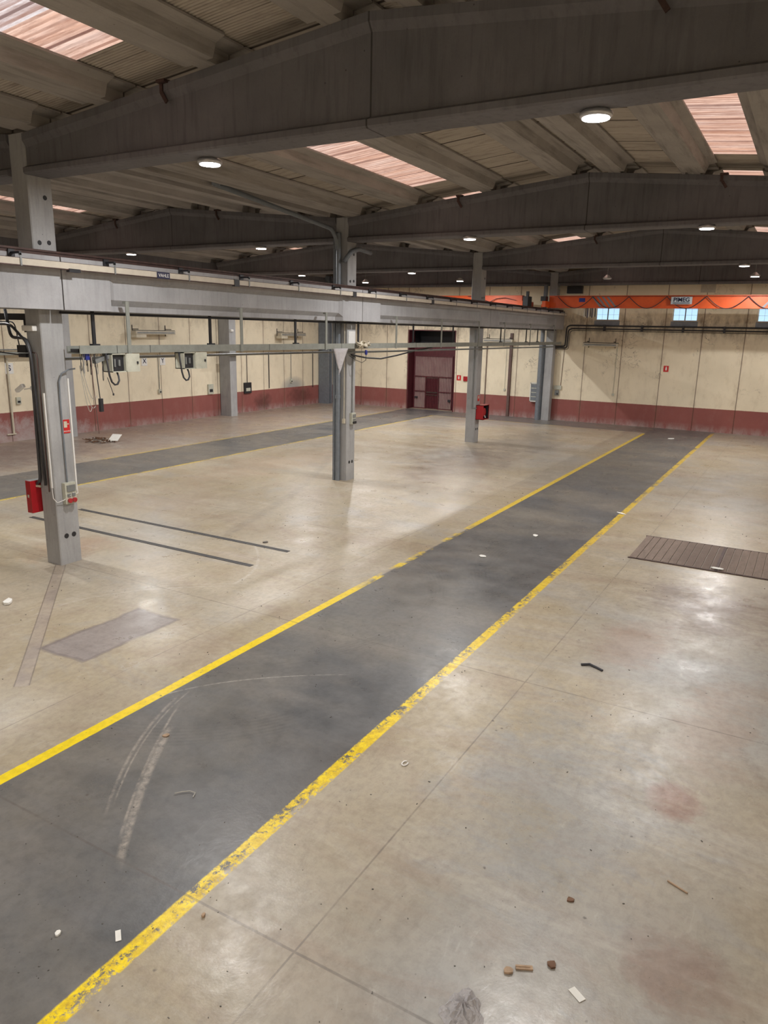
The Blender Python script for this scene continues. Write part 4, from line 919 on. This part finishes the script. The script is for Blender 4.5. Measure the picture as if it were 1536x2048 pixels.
tag(MB().tube([(7.57 + .055 * math.cos(a), 3.92 + .035 * math.sin(a), .012) for a in [q * .45 for q in range(13)]], .009, 5).build('metal_ring', 'white'), 'small pale oval ring on the floor right of the aisle', 'ring')
tag(MB().tube([(11.75, 2.75, .02), (11.82, 2.62, .03), (11.78, 2.5, .02), (11.72, 2.38, .015)], .022, 6).build('rubber_strip', 'cable'), 'short black rubber strip on the floor at the right', 'rubber strip')
tag(MB().obox((7.1, .48, .01), (.22, .015, .012), 1.2).build('wood_splinter', 'card'), 'thin light wood splinter at the right', 'splinter')
flake(18.81, 1.35, .2, .07, 'paper', 'paper_scrap', 'white paper scrap on the plank trench cover', 'scrap', .02).location.z = .03
flake(23.41, 4.66, .22, .07, 'paper', 'paper_scrap', 'white paper strip lying on the right yellow line', 'scrap')
flake(16.67, 6.59, .12, .1, 'paper', 'paper_scrap', 'white scrap in the aisle beyond the worn stretch of line', 'scrap')
flake(8.32, 13.45, .16, .1, 'paper', 'paper_scrap', 'crumpled white scrap on the floor at the left edge', 'scrap', .03)
flake(19.3, 6.1, .14, .08, 'paper', 'paper_scrap', 'pale scrap farther up the aisle', 'scrap')
flake(14.6, 11.9, .09, .06, 'stone', 'stone_chip', 'dark chip near the ends of the floor rails', 'chip')
flake(43, 6.3, .3, .16, 'paper', 'paper_scrap', 'white scrap at the far end of the aisle', 'scrap')
# scattered grit: the countless bits
m = MB()
for k in range(520):
    x = 3 + 24 * random.random() ** 1.7; y = random.uniform(-1.5, 14 if x > 6 else 7); r_ = random.uniform(.002, .0065) * (1 + x * .07)
    a = random.random() * 3.14
    if 18.5 < x < 21.3 and y < 3.6: continue
    m.obox((x, y, r_ * .4), (r_ * random.uniform(1, 3), r_, r_ * .8), a)
o = m.build('floor_grit', 'stone'); o['kind'] = 'stuff'; tag(o, 'tiny dark bits of grit scattered over the concrete floor', 'grit')
# rubbish pile by the left wall
pile = empty('rubbish_pile', (23.8, 29.4, 0), 'small pile of dark sticks and scraps on the left hall floor', 'rubbish pile')
m = MB()
for k in range(70):
    a = random.random() * 6.28; r_ = random.random() ** .7
    m.obox((23.8 + .55 * r_ * math.cos(a), 29.5 + .9 * r_ * math.sin(a), .03 + .2 * random.random() * (1 - r_)), (random.uniform(.1, .4), .035, .03), random.random() * 3.1, random.uniform(-.4, .4))
m.build('dark_sticks', 'wood', pile)
m = MB()
for k in range(28):
    a = random.random() * 6.28; r_ = random.random() ** .7
    m.obox((23.8 + .5 * r_ * math.cos(a), 29.5 + .8 * r_ * math.sin(a), .05 + .12 * random.random() * (1 - r_)), (random.uniform(.08, .25), .05, .02), random.random() * 3.1, random.uniform(-.4, .4))
m.build('pale_scraps', 'wire', pile)
tag(MB().obox((24.15, 28.85, .2), (.5, .5, .02), .3, -.55).build('paper_sheet', 'paper'), 'crumpled white paper sheet at the right end of the rubbish pile', 'paper')
# plastic bag
m = MB(); secs = []; NB = 26
for rr in range(9):
    t = rr / 8; q = []
    for k in range(NB):
        a = 6.283 * k / NB
        R_ = (1 - t) * (1 + .13 * math.sin(3 * a + 1) + .09 * math.sin(7 * a) + .05 * math.sin(13 * a + t * 9))
        h = .002 + .115 * (1 - (1 - t) ** 2) * (.65 + .35 * math.sin(4 * a + 5 * t) * math.cos(3 * a)) + .012 * math.sin(11 * a + 9 * t) * t * (1 - t) * 4
        h += random.uniform(-.012, .012) * (t > .05)
        q.append((4.66 + .20 * R_ * math.cos(a), 1.80 + .17 * R_ * math.sin(a), max(.003, h)))
    secs.append(q)
m.loft(secs, caps=False); o = m.build('plastic_bag', 'film')
tag(o, 'crumpled clear plastic bag lying at the bottom edge of the photo', 'plastic bag')

# ------------------------------------------------------------------ camera, world, view
f = 1465.702; pt = math.radians(-13.906); rl_ = math.radians(1.217); yw = math.radians(29.684)
F = Vector((math.cos(yw) * math.cos(pt), math.sin(yw) * math.cos(pt), math.sin(pt)))
R = F.cross(Vector((0, 0, 1))).normalized(); U = R.cross(F)
R2 = math.cos(rl_) * R + math.sin(rl_) * U; U2 = -math.sin(rl_) * R + math.cos(rl_) * U
cam = bpy.data.cameras.new('camera'); co = bpy.data.objects.new('camera', cam); COL.objects.link(co)
cam.sensor_fit = 'HORIZONTAL'; cam.sensor_width = 36; cam.lens = f / 1536 * 36; cam.clip_start = .05; cam.clip_end = 300
mt = Matrix((R2, U2, -F)).transposed().to_4x4(); mt.translation = (0, 0, 5.5); co.matrix_world = mt
S.camera = co
W = bpy.data.worlds.new('World'); S.world = W; W.use_nodes = True; nt = W.node_tree
bg = nt.nodes['Background']; tcn = nt.nodes.new('ShaderNodeTexCoord'); sp = nt.nodes.new('ShaderNodeSeparateXYZ'); cr_ = nt.nodes.new('ShaderNodeValToRGB')
nt.links.new(tcn.outputs['Generated'], sp.inputs[0]); nt.links.new(sp.outputs[2], cr_.inputs[0]); nt.links.new(cr_.outputs[0], bg.inputs[0])
cr_.color_ramp.elements[0].position = 0; cr_.color_ramp.elements[0].color = (.62, .84, 1, 1)
cr_.color_ramp.elements[1].position = .35; cr_.color_ramp.elements[1].color = (.95, .97, 1, 1)
e_ = cr_.color_ramp.elements.new(.05); e_.color = (.50, .74, 1, 1)
bg.inputs[1].default_value = 1.35
S.view_settings.view_transform = 'Standard'; S.view_settings.look = 'None'; S.view_settings.gamma = 1; S.view_settings.exposure = 0.0
S.view_settings.use_curve_mapping = False
